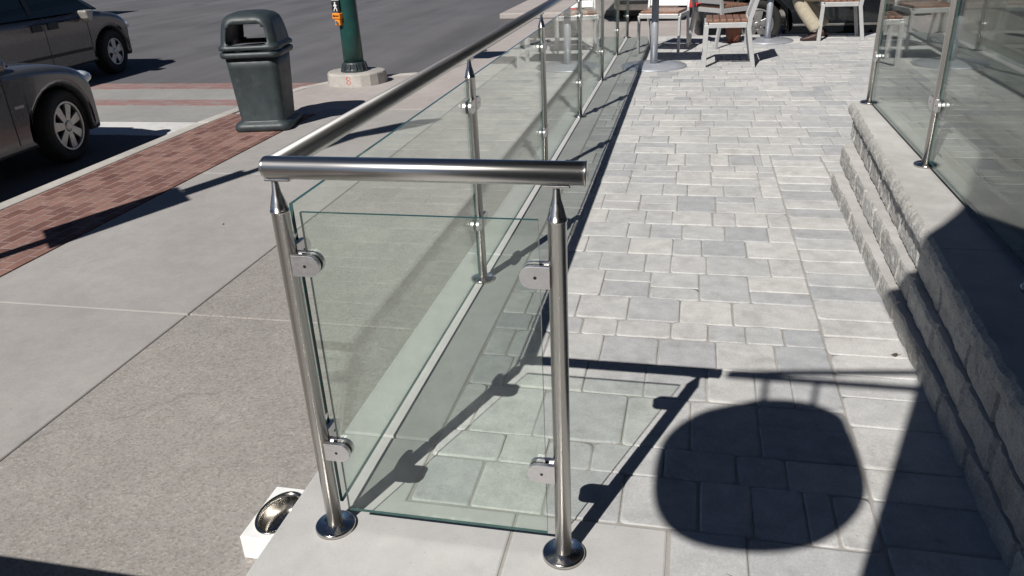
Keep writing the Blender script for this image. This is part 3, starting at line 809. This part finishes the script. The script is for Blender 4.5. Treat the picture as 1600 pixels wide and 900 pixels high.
def ell(c, r, seg=16):
    b = MB(); bmesh.ops.create_uvsphere(b.bm, u_segments=seg, v_segments=seg // 2, radius=1)
    for v in b.bm.verts: v.co = Vector((v.co.x * r[0] + c[0], v.co.y * r[1] + c[1], v.co.z * r[2] + c[2]))
    for f in b.bm.faces: f.smooth = True
    return b
def side_strip(root, name, mat, x, y0, y1, z0, z1, th=.006):
    b = MB(); b.box(min(x, x + th * (1 if x > 0 else -1)), max(x, x + th * (1 if x > 0 else -1)), y0, y1, z0, z1); return b.build(name, mat, root, bevel=.002)

SEDX, SEDY, VANX, VANY = -4.70, 4.60, -7.86, 9.42
# grey sedan stopped at the line, right flank to the kerb
W = .90
sed = thing('parked_car', 'grey sedan with alloy wheels stopped at the white line beside the brick kerb', 'car', (SEDX - W, SEDY, ZR))
car_body(sed, [(-3.75, .55), (-3.8, .85), (-3.2, 1.0), (-2.0, .98), (-.55, .955), (.05, .91), (.45, .80), (.68, .64), (.74, .45), (.72, .24)], W, (0, -2.75), .33, .22, M['silver'], nose=.34)
hw, up = greenhouse(sed, [(-3.2, .95), (-.45, .94)], [(-3.2, .96), (-2.7, 1.28), (-2.2, 1.40), (-1.6, 1.43), (-1.1, 1.36), (-.45, .95)], W, M['silver'])
pillar(sed, hw, (-.5, .95), (-1.15, 1.36), .06, M['silver']); pillar(sed, hw, (-1.7, .95), (-1.75, 1.42), .08, M['black']); pillar(sed, hw, (-3.0, .97), (-2.55, 1.32), .16, M['silver'])
for y_ in (0, -2.75):
    for s in (1, -1): wheel(sed, s * (W - .01), y_, .33, s, 7, .70).rotation_euler.z = R(9) if y_ == 0 else 0
for s in (1, -1):
    ell((s * (W - .14), .38, .70), (.115, .17, .07)).build('headlight', M['lamp'], sed)
    ell((s * (W + .10), -.75, 1.0), (.11, .07, .075)).build('side_mirror', M['silver'], sed)
    side_strip(sed, 'door_seam', M['black'], s * (W + .0), -.62, -.61, .30, .93, .003)
    side_strip(sed, 'fender_badge', M['rim'], s * (W - .002), -.56, -.46, .60, .625, .006)
    side_strip(sed, 'door_handle', M['silver'], s * W, -1.62, -1.42, .80, .83, .02)
b = MB(); b.box(-.35, .35, .66, .728, .48, .60); b.build('grille', M['black'], sed, bevel=.01)
b = MB(); b.box(-.5, .5, .60, .722, .27, .36); b.build('lower_intake', M['black'], sed, bevel=.01)

# minivan in the next lane
W = .97
van = thing('minivan', 'beige grey minivan with tinted windows driving in the far lane', 'van', (VANX - W, VANY, ZR))
car_body(van, [(-3.75, .5), (-3.8, .85), (-3.75, 1.0), (-2.5, 1.0), (-1.0, .985), (-.35, .99), (.15, .93), (.55, .80), (.80, .62), (.86, .45), (.80, .24)], W, (0, -2.88), .33, .24, M['van'], nose=.46)
hw, up = greenhouse(van, [(-3.7, .98), (-.15, .97)], [(-3.7, 1.0), (-3.55, 1.5), (-3.2, 1.70), (-2.2, 1.75), (-1.4, 1.68), (-1.05, 1.55), (-.15, .98)], W, M['van'], .22)
pillar(van, hw, (-.25, 1.0), (-1.1, 1.58), .06, M['van']); pillar(van, hw, (-1.45, 1.0), (-1.5, 1.68), .08, M['black']); pillar(van, hw, (-2.7, 1.0), (-2.75, 1.72), .10, M['van'])
for y_ in (0, -2.88):
    for s in (1, -1): wheel(van, s * (W - .01), y_, .33, s, 5, .62).rotation_euler.z = R(6) if y_ == 0 else 0
for s in (1, -1):
    ell((s * (W - .24), .52, .66), (.15, .14, .07)).build('headlight', M['lamp'], van)
    ell((s * (W - .075), .36, .68), (.07, .08, .055)).build('turn_signal', M['amber'], van)
    for y0 in (-1.56, -1.26): side_strip(van, 'door_handle', M['black'], s * W, y0, y0 + .19, .80, .89, .018)
    side_strip(van, 'side_moulding', M['black'], s * W, -2.3, -.5, .43, .47, .010)
    side_strip(van, 'door_seam', M['black'], s * W, -1.33, -1.32, .30, .98, .003); side_strip(van, 'door_seam', M['black'], s * W, -.48, -.47, .30, .98, .003)
    b = MB(); b.prism([(-.68, 1.0), (-.50, 1.0), (-.53, .90), (-.59, .82), (-.65, .89)], lambda p: (s * (W + .03), p[0], p[1]), lambda p: (s * (W + .20), p[0] - .02, p[1])); b.build('side_mirror', M['palecar'], van, bevel=.03, segs=3)
b = MB(); b.box(-.5, .5, .78, .842, .50, .62); b.build('grille', M['black'], van, bevel=.01)

# black car beyond the patio, pointing right
W = .93
bc = thing('parked_car', 'black car standing in the street beyond the far end of the patio', 'car', (1.85, 10.98 + W, ZR), R(-90))
car_body(bc, [(-.98, .45), (-1.0, .9), (-.8, 1.02), (.4, 1.0), (2.0, .97), (2.9, .92), (3.4, .8), (3.65, .62), (3.7, .42), (3.66, .24)], W, (0, 2.75), .35, .2, M['blackcar'], nose=.3)
hw, up = greenhouse(bc, [(-.7, 1.0), (2.3, .97)], [(-.7, 1.0), (-.3, 1.4), (.4, 1.5), (1.1, 1.48), (1.6, 1.38), (2.3, .97)], W, M['blackcar'])
pillar(bc, hw, (2.2, .98), (1.55, 1.38), .06, M['blackcar']); pillar(bc, hw, (.9, .98), (.85, 1.46), .08, M['blackcar'])
for y_ in (0, 2.75):
    for s in (1, -1): wheel(bc, s * (W - .01), y_, .35, s, 5, .68)
for s in (1, -1):
    b = MB(); b.box(min(s * (W - .12), s * (W + .006)), max(s * (W - .12), s * (W + .006)), -1.0, -.82, .62, .80); b.build('tail_light', M['taillight'], bc, bevel=.012)
    side_strip(bc, 'sill_trim', M['rim'], s * W, .5, 2.2, .33, .36, .008)
    side_strip(bc, 'door_seam', M['dark'], s * W, 2.1, 2.11, .3, .95, .003)
    side_strip(bc, 'door_handle', M['rim'], s * W, .65, .85, .82, .85, .02)

# pale car seen from behind across the cross street
W = .93
pc = thing('parked_car', 'pale silver car seen from behind beyond the railing with red rear lights', 'car', (-.30, 15.6, ZR))
car_body(pc, [(-1.0, .32), (-1.06, .55), (-1.0, .95), (-.6, 1.02), (1.0, 1.0), (2.6, .95), (3.3, .75), (3.5, .4), (3.45, .24)], W, (0, 2.7), .33, .24, M['palecar'], tail=.12)
hw, up = greenhouse(pc, [(-.9, 1.0), (2.2, .98)], [(-.9, 1.0), (-.6, 1.4), (.2, 1.5), (1.2, 1.46), (2.2, .98)], W, M['palecar'])
pillar(pc, hw, (2.1, .98), (1.3, 1.44), .06, M['palecar']); pillar(pc, hw, (.8, .98), (.75, 1.47), .08, M['palecar'])
for y_ in (0, 2.7):
    for s in (1, -1): wheel(pc, s * (W - .01), y_, .33, s, 5)
for s in (1, -1):
    b = MB(); b.box(min(s * .56, s * .89), max(s * .56, s * .89), -1.085, -.98, .46, .56); b.build('rear_light', M['taillight'], pc, bevel=.015)
b = MB(); b.box(-.80, .80, -1.07, -1.0, .36, .44); b.build('bumper_strip', M['black'], pc, bevel=.01)

# delivery truck in the opposite lane, far left
tk = thing('delivery_truck', 'sand coloured delivery truck standing far off behind the minivan', 'truck', (-17.6, 15.2, ZR))
b = MB(); b.box(-1.15, 1.15, -3.2, 2.2, .75, 3.1); b.build('cargo_box', M['truck'], tk, bevel=.04)
b = MB(); b.prism([(2.25, .45), (4.0, .45), (4.05, 1.2), (3.5, 1.35), (3.1, 2.1), (2.25, 2.15)], lambda p: (-1.0, p[0], p[1]), lambda p: (1.0, p[0], p[1])); cb = b.build('cab', M['truck'], tk, bevel=.06)
b = MB(); b.prism([(2.5, 1.35), (3.4, 1.35), (3.05, 2.0), (2.5, 2.0)], lambda p: (-1.006, p[0], p[1]), lambda p: (1.006, p[0], p[1])); b.build('cab_window', M['carglass'], cb)
b = MB(); b.box(-1.0, 1.0, -3.1, 3.9, .45, .74); b.build('chassis', M['black'], tk)
for y_ in (-2.2, 3.1):
    for s in (1, -1): wheel(tk, s * 1.02, y_, .45, s, 5, .6, .25)

# ================================================================== TABLES AND CHAIRS
def table(loc, rb, label):
    t = thing('cafe_table', label, 'table', loc, 0, 'cafe tables on the patio')
    b = MB(); b.lathe([(.001, 0), (rb, 0), (rb, .008), (rb * .985, .014), (rb * .6, .022), (.06, .030), (.048, .035)], n=48); b.build('base_plate', M['tablebase'], t)
    b = MB(); b.lathe([(.042, .03), (.040, .755)], n=24); b.build('stem', M['tablebase'], t)
    b = MB(); b.box(-.32, .32, -.30, .30, .762, .790); b.build('table_top', M['tablebase'], t, bevel=.008)
    b = MB(); b.box(-.22, .22, -.03, .03, .752, .7615); b.box(-.03, .03, -.22, .22, .745, .7615); b.build('top_bracket', M['tablebase'], t)
    return t
table((.505, 7.80, 0), .375, 'grey pedestal cafe table with round foot plate nearest the long glass railing')
table((1.90, 9.72, 0), .335, 'grey pedestal cafe table with round foot plate beside the seated person')

def chair(loc, rz, label):
    """faces local +y"""
    c = thing('cafe_chair', label, 'chair', loc, rz, 'aluminium cafe chairs')
    hwid = .255
    def bar(p, q, a, d, name):
        p, q = Vector(p), Vector(q); b = MB(); t = (q - p).normalized(); X = Vector((1, 0, 0)); Y = t.cross(X).normalized(); 
        if abs(t.x) > .9: X = Vector((0, 1, 0)); Y = Vector((0, 0, 1))
        A = [(-a, -d), (a, -d), (a, d), (-a, d)]
        b.prism(A, lambda v: p + X * v[0] + Y * v[1], lambda v: q + X * v[0] + Y * v[1]); return b.build(name, M['alu'], c, bevel=.004)
    for s in (-1, 1):
        bar((s * hwid, .235, 0), (s * hwid, .225, .455), .014, .024, 'leg')
        b = MB()
        pts = [(-.30, 0), (-.225, .42), (-.235, .52), (-.33, .86)]
        poly = [(y_ - .024, z) for y_, z in pts] + [(y_ + .024, z) for y_, z in pts[::-1]]
        b.prism(poly, lambda v: (s * hwid - .014, v[0], v[1]), lambda v: (s * hwid + .014, v[0], v[1])); b.build('leg', M['alu'], c, bevel=.004)
    b = MB(); b.box(-hwid + .015, hwid - .015, .212, .248, .425, .480); b.box(-hwid + .015, hwid - .015, -.235, -.205, .425, .480)
    for s in (-1, 1): b.box(s * hwid - .012, s * hwid + .012, -.20, .205, .425, .480)
    b.build('seat_frame', M['alu'], c, bevel=.004)
    b = MB()
    for k in range(6): b.box(-.238, .238, -.205 + k * .074, -.205 + k * .074 + .066, .478, .512)
    b.build('seat', M['wood'], c, bevel=.006)
    b = MB(); A = [(-.222, .53), (-.246, .53), (-.346, .85), (-.322, .85)]
    b.prism(A, lambda v: (-hwid + .015, v[0], v[1]), lambda v: (hwid - .015, v[0], v[1])); b.build('backrest', M['alu'], c, bevel=.006)
    return c
chair((1.30, 7.93, 0), R(90), 'aluminium chair with reddish wood seat, nearest the camera and facing left to the first table')
chair((.56, 8.93, 0), R(168), 'aluminium chair behind the nearer table, facing the camera')
chair((1.27, 9.45, 0), R(-48), 'aluminium chair turned away between the two tables')
chair((2.78, 9.88, 0), R(88), 'aluminium chair under the seated person in khaki trousers')

# clay pot between the chairs
pt_ = thing('clay_pot', 'brown clay pot standing on the pavers behind the wooden-seat chair', 'pot', (1.46, 9.68, 0))
b = MB(); b.lathe([(.001, 0), (.085, 0), (.09, .02), (.105, .15), (.13, .32), (.145, .34), (.148, .38), (.128, .38), (.115, .33)], n=28, close=False); b.build('vessel', M['terracotta'], pt_)
b = MB(); b.lathe([(.117, .34), (.06, .352), (.001, .355)], n=20, close=False); b.build('soil', M['soil'], pt_)
b = MB(); rnd = random.Random(3)
for k in range(70):
    a = rnd.uniform(0, 6.28); e = rnd.uniform(.2, 1.3); l = rnd.uniform(.10, .24)
    d = Vector((math.cos(a) * math.cos(e), math.sin(a) * math.cos(e), math.sin(e))); s_ = d.cross(Vector((0, 0, 1))).normalized() * .018; o_ = Vector((0, 0, .35))
    v = [b._v(o_ + d * l * .3), b._v(o_ + d * l * .65 + s_), b._v(o_ + d * l + Vector((0, 0, -.03))), b._v(o_ + d * l * .65 - s_)]
    b._f(v)
b.build('foliage', M['leaf'], pt_, fix=False)

# ================================================================== PERSON (seated, mostly above the frame)
def skin_mesh(name, joints, edges, mat, parent, root=0, sub=2):
    me = bpy.data.meshes.new(name); me.from_pydata([j[0] for j in joints], edges, []); me.materials.append(mat)
    o = bpy.data.objects.new(name, me); COL.objects.link(o); o.parent = parent
    sk = o.modifiers.new('skin', 'SKIN'); sk.use_smooth_shade = True
    if not me.skin_vertices: me.skin_vertices.new()
    for i, j in enumerate(joints):
        r = j[1]; me.skin_vertices[0].data[i].radius = r if isinstance(r, tuple) else (r, r)
        me.skin_vertices[0].data[i].use_root = (i == root)
    ss = o.modifiers.new('sub', 'SUBSURF'); ss.levels = sub; ss.render_levels = sub
    return o
pe = thing('person', 'person in khaki trousers and dark brown shoes seated at the far table', 'person', (2.78, 9.88, 0))
# local: faces -x
J = [((0.02, 0, .60), (.13, .15)), ((.03, 0, .80), (.12, .15)), ((.05, 0, 1.02), (.12, .17)), ((.04, 0, 1.12), (.07, .08)), ((.02, 0, 1.20), .052), ((-.01, 0, 1.27), (.085, .07)), ((-.01, 0, 1.37), (.095, .078)), ((0, 0, 1.43), (.06, .05)),
     ((.05, .19, 1.05), .06), ((.02, .25, .80), .045), ((-.25, .22, .80), .034), ((-.33, .21, .80), .030), ((.05, -.19, 1.05), .06), ((.02, -.25, .80), .045), ((-.25, -.22, .80), .034), ((-.33, -.21, .80), .030),
     ((-.02, .10, .57), .085), ((-.44, .16, .55), .062), ((-.13, .20, .13), .042), ((-.02, -.10, .57), .085), ((-.56, -.10, .55), .062), ((-.27, -.20, .13), .042)]
Eg = [(0, 1), (1, 2), (2, 3), (3, 4), (4, 5), (5, 6), (6, 7), (2, 8), (8, 9), (9, 10), (10, 11), (2, 12), (12, 13), (13, 14), (14, 15), (0, 16), (16, 17), (17, 18), (0, 19), (19, 20), (20, 21)]
# hands: palm and five fingers each
def add_hand(wi, sgn):
    w0 = Vector(J[wi][0]); n0 = len(J)
    J.append((tuple(w0 + Vector((-.06, 0, -.005))), (.018, .034))); Eg.append((wi, n0))
    for k, (dy, l) in enumerate(((-.028, .07), (-.009, .08), (.010, .075), (.028, .06))):
        i = len(J); J.append((tuple(w0 + Vector((-.10, dy, -.008))), .0095)); J.append((tuple(w0 + Vector((-.10 - l * .6, dy, -.018))), .0085)); J.append((tuple(w0 + Vector((-.10 - l, dy, -.035))), .007))
        Eg.extend([(n0, i), (i, i + 1), (i + 1, i + 2)])
    i = len(J); J.append((tuple(w0 + Vector((-.05, -sgn * .045, -.008))), .011)); J.append((tuple(w0 + Vector((-.09, -sgn * .065, -.015))), .009)); Eg.extend([(n0, i), (i, i + 1)])
add_hand(11, 1); add_hand(15, -1)
body = skin_mesh('body', J, Eg, M['skin'], pe)
TJ = [((.03, 0, .60), (.16, .185)), ((.03, 0, .74), (.14, .165)), ((-.02, .10, .575), .112), ((-.25, .11, .575), .10), ((-.45, .16, .545), .09), ((-.30, .18, .34), .09), ((-.15, .20, .17), .09), ((-.13, .20, .135), .088),
      ((-.02, -.10, .575), .112), ((-.25, -.10, .575), .10), ((-.57, -.10, .545), .09), ((-.43, -.15, .34), .09), ((-.29, -.20, .17), .09), ((-.27, -.20, .135), .088)]
skin_mesh('trousers', TJ, [(0, 1), (0, 2), (2, 3), (3, 4), (4, 5), (5, 6), (6, 7), (0, 8), (8, 9), (9, 10), (10, 11), (11, 12), (12, 13)], M['khaki'], pe)
SJ = [((.03, 0, .70), (.145, .175)), ((.03, 0, .85), (.14, .17)), ((.05, 0, 1.03), (.14, .19)), ((.04, 0, 1.11), (.085, .10)), ((.05, .20, 1.05), .075), ((.03, .25, .88), .062), ((.05, -.20, 1.05), .075), ((.03, -.25, .88), .062)]
skin_mesh('shirt', SJ, [(0, 1), (1, 2), (2, 3), (2, 4), (4, 5), (2, 6), (6, 7)], M['shirt'], pe)
b = ell((.025, 0, 1.37), (.105, .09, .11)); b.build('hair', M['hair'], pe)
for c, nm in (((-.098, 0, 1.31), 'nose'),): ell(c, (.02, .013, .02), 10).build(nm, M['skin'], pe)
for s in (-1, 1): ell((-.088, s * .03, 1.335), (.01, .013, .009), 10).build('eye', M['white'], pe); ell((0, s * .082, 1.32), (.022, .012, .032), 10).build('ear', M['skin'], pe)
ell((-.092, 0, 1.275), (.008, .024, .007), 10).build('mouth', M['terracotta'], pe)
for x, y_ in ((-.12, .20), (-.26, -.20)):
    b = MB(); rings = []
    for t, wd, hh in ((.055, .028, .05), (.045, .036, .075), (0, .041, .105), (-.05, .043, .09), (-.11, .046, .062), (-.17, .044, .045), (-.205, .03, .03)):
        rings.append([(x + t, y_ + wd * math.cos(a), .002 + max(0, hh * (.5 + .5 * math.sin(a)))) for a in [2 * math.pi * k / 14 for k in range(14)]])
    b.loft(rings); b.build('shoe', M['shoe'], pe)

# ================================================================== DOG BOWL
bx = thing('dog_bowl_stand', 'white wooden box holding a steel dog bowl beside the concrete ledge', 'dog bowl', (-.252, .114, ZS))
z1 = .085; hx, hy = .073, .118
b = MB(); n = 40
circ = [(.060 * math.cos(2 * math.pi * k / n), .092 * math.sin(2 * math.pi * k / n)) for k in range(n)]
sq = []
for k in range(n):
    a = 2 * math.pi * k / n; c, s = math.cos(a), math.sin(a); t = min(hx / max(1e-6, abs(c)), hy / max(1e-6, abs(s))); sq.append((c * t, s * t))
ca = math.atan2(hy, hx)
for cx, cy in ((1, 1), (-1, 1), (-1, -1), (1, -1)):
    k = min(range(n), key=lambda i: (sq[i][0] - cx * hx) ** 2 + (sq[i][1] - cy * hy) ** 2); sq[k] = (cx * hx, cy * hy)
inn = [b._v((p[0], p[1], z1)) for p in circ]; outv = [b._v((p[0], p[1], z1)) for p in sq]; low = [b._v((p[0], p[1], 0)) for p in sq]
for k in range(n):
    b._f([inn[k], inn[(k + 1) % n], outv[(k + 1) % n], outv[k]]); b._f([outv[k], outv[(k + 1) % n], low[(k + 1) % n], low[k]])
b._f(low)
b.build('box', M['boxwhite'], bx, bevel=.004, segs=3)
b = MB(); b.lathe([(.101, z1 + .001), (.102, z1 + .004), (.098, z1 + .0055), (.091, z1 + .003), (.088, z1 - .01), (.078, z1 - .045), (.06, z1 - .058), (.001, z1 - .06)], n=48, close=False); bw = b.build('bowl', M['bowl'], bx); bw.scale = (.66, .97, 1)

# ================================================================== THINGS OUTSIDE THE FRAME THAT CAST THE SHADOWS
# hanging sign on a bracket by the building corner (its shadow lies on the pavers)
ys_ = -2.46
zt = (1.0 - ys_) / .945
hs = thing('hanging_sign', 'shield shaped shop sign hanging from an iron bracket at the corner of the brick building', 'sign', (.525, ys_, zt))
def from_shadow(gx, gy): z = (gy - ys_) / .945; return (gx - .345 * z, z)
OUT = [(1.232, .845), (1.12, .79), (1.03, .735), (.953, .645), (.905, .545), (.888, .44), (.885, .322), (.905, .215), (.96, .135), (1.05, .10), (1.185, .105), (1.304, .145), (1.40, .225), (1.475, .335), (1.505, .44), (1.51, .56), (1.50, .70), (1.49, .775), (1.43, .83), (1.34, .853)]
sm_ = smooth_line(OUT + [OUT[0]], 3)[:-1]
b = MB(); b.prism([from_shadow(*p) for p in sm_], lambda p: (p[0] - .525, -.012, p[1] - zt), lambda p: (p[0] - .525, .012, p[1] - zt)); b.build('sign_board', M['signface'], hs)
b = MB()
xa = 1.119 - .345 * zt - .525
b.box(xa, -.006, -.012, .012, -.012, .012)
b.prism([(xa, .005), (-.006, .115), (-.006, .14), (xa, .03)], lambda p: (p[0], -.010, p[1]), lambda p: (p[0], .010, p[1]))
b.box(-.008, -.001, -.04, .04, -.10, .26)
b.build('bracket', M['black'], hs)
for gx, gy, gx2, gy2 in ((1.262, 1.0, 1.245, .835), (1.44, 1.0, 1.405, .83)):
    p, q = from_shadow(gx, gy), from_shadow(gx2, gy2)
    b = MB(); b.tube([(p[0] - .525, 0, p[1] - zt - .004), (q[0] - .525, 0, q[1] - zt - .02)], .010, 8); b.build('hanger', M['black'], hs)

# invented block above the bracket, outlined to cast a bulging shadow on the wall
wl_ = thing('wall_shadow_block', 'tapered black block added to cast a shadow, high on the corner of the brick building above the hanging sign', 'shadow caster', (.525, -2.52, 3.9))
LP = [(1.80, 1.15), (1.805, 1.45), (1.80, 1.70), (1.86, 1.735), (1.93, 1.755), (1.98, 1.84), (2.08, 1.98), (2.16, 2.11), (2.23, 2.24)]
LO = [((gx - .345 * (gy - ys_) / .945), (gy - ys_) / .945) for gx, gy in LP]
b = MB(); b.prism([(min(x, .519) - .525, z - 3.9) for x, z in LO] + [(-.006, LO[-1][1] - 3.9 + .02), (-.006, LO[0][1] - 3.9 - .02)], lambda p: (p[0], -.02, p[1]), lambda p: (p[0], .08, p[1])); b.build('shadow_block_body', M['black'], wl_)
b = MB(); b.box(-.006, -.0005, -.05, .11, -.15, 1.2); b.build('back_plate', M['black'], wl_)

# street lamp with sign plates in the brick strip
lx, ly = -3.80, .40
lp = thing('street_lamp', 'dark lamp post with a long sign plate standing in the brick strip by the kerb', 'street lamp', (lx, ly, ZS))
b = MB(); b.lathe([(.12, 0), (.12, .10), (.07, .16), (.055, .3), (.045, 5.1)], n=20); b.build('pole', M['green'], lp)
def plate(y0, y1, wl, wr_, name):
    u = Vector((.72, -.69, 0)); z0, z1 = (y0 - ly) / .945, (y1 - ly) / .945; nn = Vector((.69, .72, 0)) * .008; off = Vector((.69, .72, 0)) * -.06
    b = MB(); b.prism([(-wl, z0), (wr_, z0), (wr_, z1), (-wl, z1)], lambda p: u * p[0] + off - nn + Vector((0, 0, p[1])), lambda p: u * p[0] + off + nn + Vector((0, 0, p[1]))); b.build(name, M['steel_n'], lp)
plate(2.42, 3.40, .21, .21, 'sign_plate'); plate(3.42, 3.95, .10, .06, 'sign_plate')
b = MB(); A = Vector((-.55, -.45, 5.0)); u = Vector((.70, .71, 0))
prof = [(-.62, .02), (-.4, .06), (-.1, .10), (.3, .13), (.55, .12), (.75, .04)]
b.tube([Vector((0, 0, 5.12)) + u * t + Vector((0, 0, .05 * math.sin(t * 2))) for t, r in prof], [r for t, r in prof], 12); b.build('lamp_head', M['black'], lp)

# low box added out of view to throw shade into the lower left corner
pb = thing('corner_shadow_box', 'low black box added to cast a shadow, on the sidewalk just outside the lower left corner of the view', 'cabinet', (-1.45, -1.28, ZS))
b = MB(); b.box(-.55, .55, -.26, .26, .05, .90); b.box(-.52, .52, -.24, .24, 0, .05); b.build('case', M['black'], pb, bevel=.012)
b = MB(); b.box(-.57, .57, -.28, .28, .90, .93); b.build('lid', M['black'], pb, bevel=.008)
for s_ in (-1, 1):
    b = MB(); b.box(s_ * .27 - .25, s_ * .27 + .25, .26, .272, .10, .86); d_ = b.build('door', M['black'], pb, bevel=.004)
    b = MB(); b.box(s_ * .06 - .012, s_ * .06 + .012, .272, .295, .45, .55); b.build('handle', M['steel_n'], d_, bevel=.003)

# a few dry leaves on the pavers and the sidewalk
LF = [((1.74, 1.23, .006), .9, 'small dry brown leaf on the pavers at the foot of the block wall'),
      ((-2.05, 2.75, ZS + .004), .5, 'tiny dry leaf on the pale sidewalk between the brick strip and the end pane'),
      ((1.12, -.02, .006), 1.0, 'dry leaf scrap on the pavers near the front post base')]
for k, (loc, sc, lab) in enumerate(LF):
    b = MB(); n = 10; rim_ = []
    for i in range(n):
        a = 2 * math.pi * i / n; r_ = .014 * sc * (1 + .35 * math.cos(a)) * (1 + .2 * math.sin(3 * a + k)); rim_.append((r_ * math.cos(a), r_ * .7 * math.sin(a), .004 * math.sin(2 * a)))
    v0 = b._v((0, 0, .001)); vs = [b._v(p) for p in rim_]
    for i in range(n): b._f([v0, vs[i], vs[(i + 1) % n]], True)
    b.tube([(.016 * sc, 0, .001), (.032 * sc, .004, .003)], .0008, 6)
    o = b.build('dry_leaf', M['dryleaf'], None, loc); o.rotation_euler.z = k * 1.3
    th = o.modifiers.new('thick', 'SOLIDIFY'); th.thickness = .0006
    tag(o, lab, 'leaf')
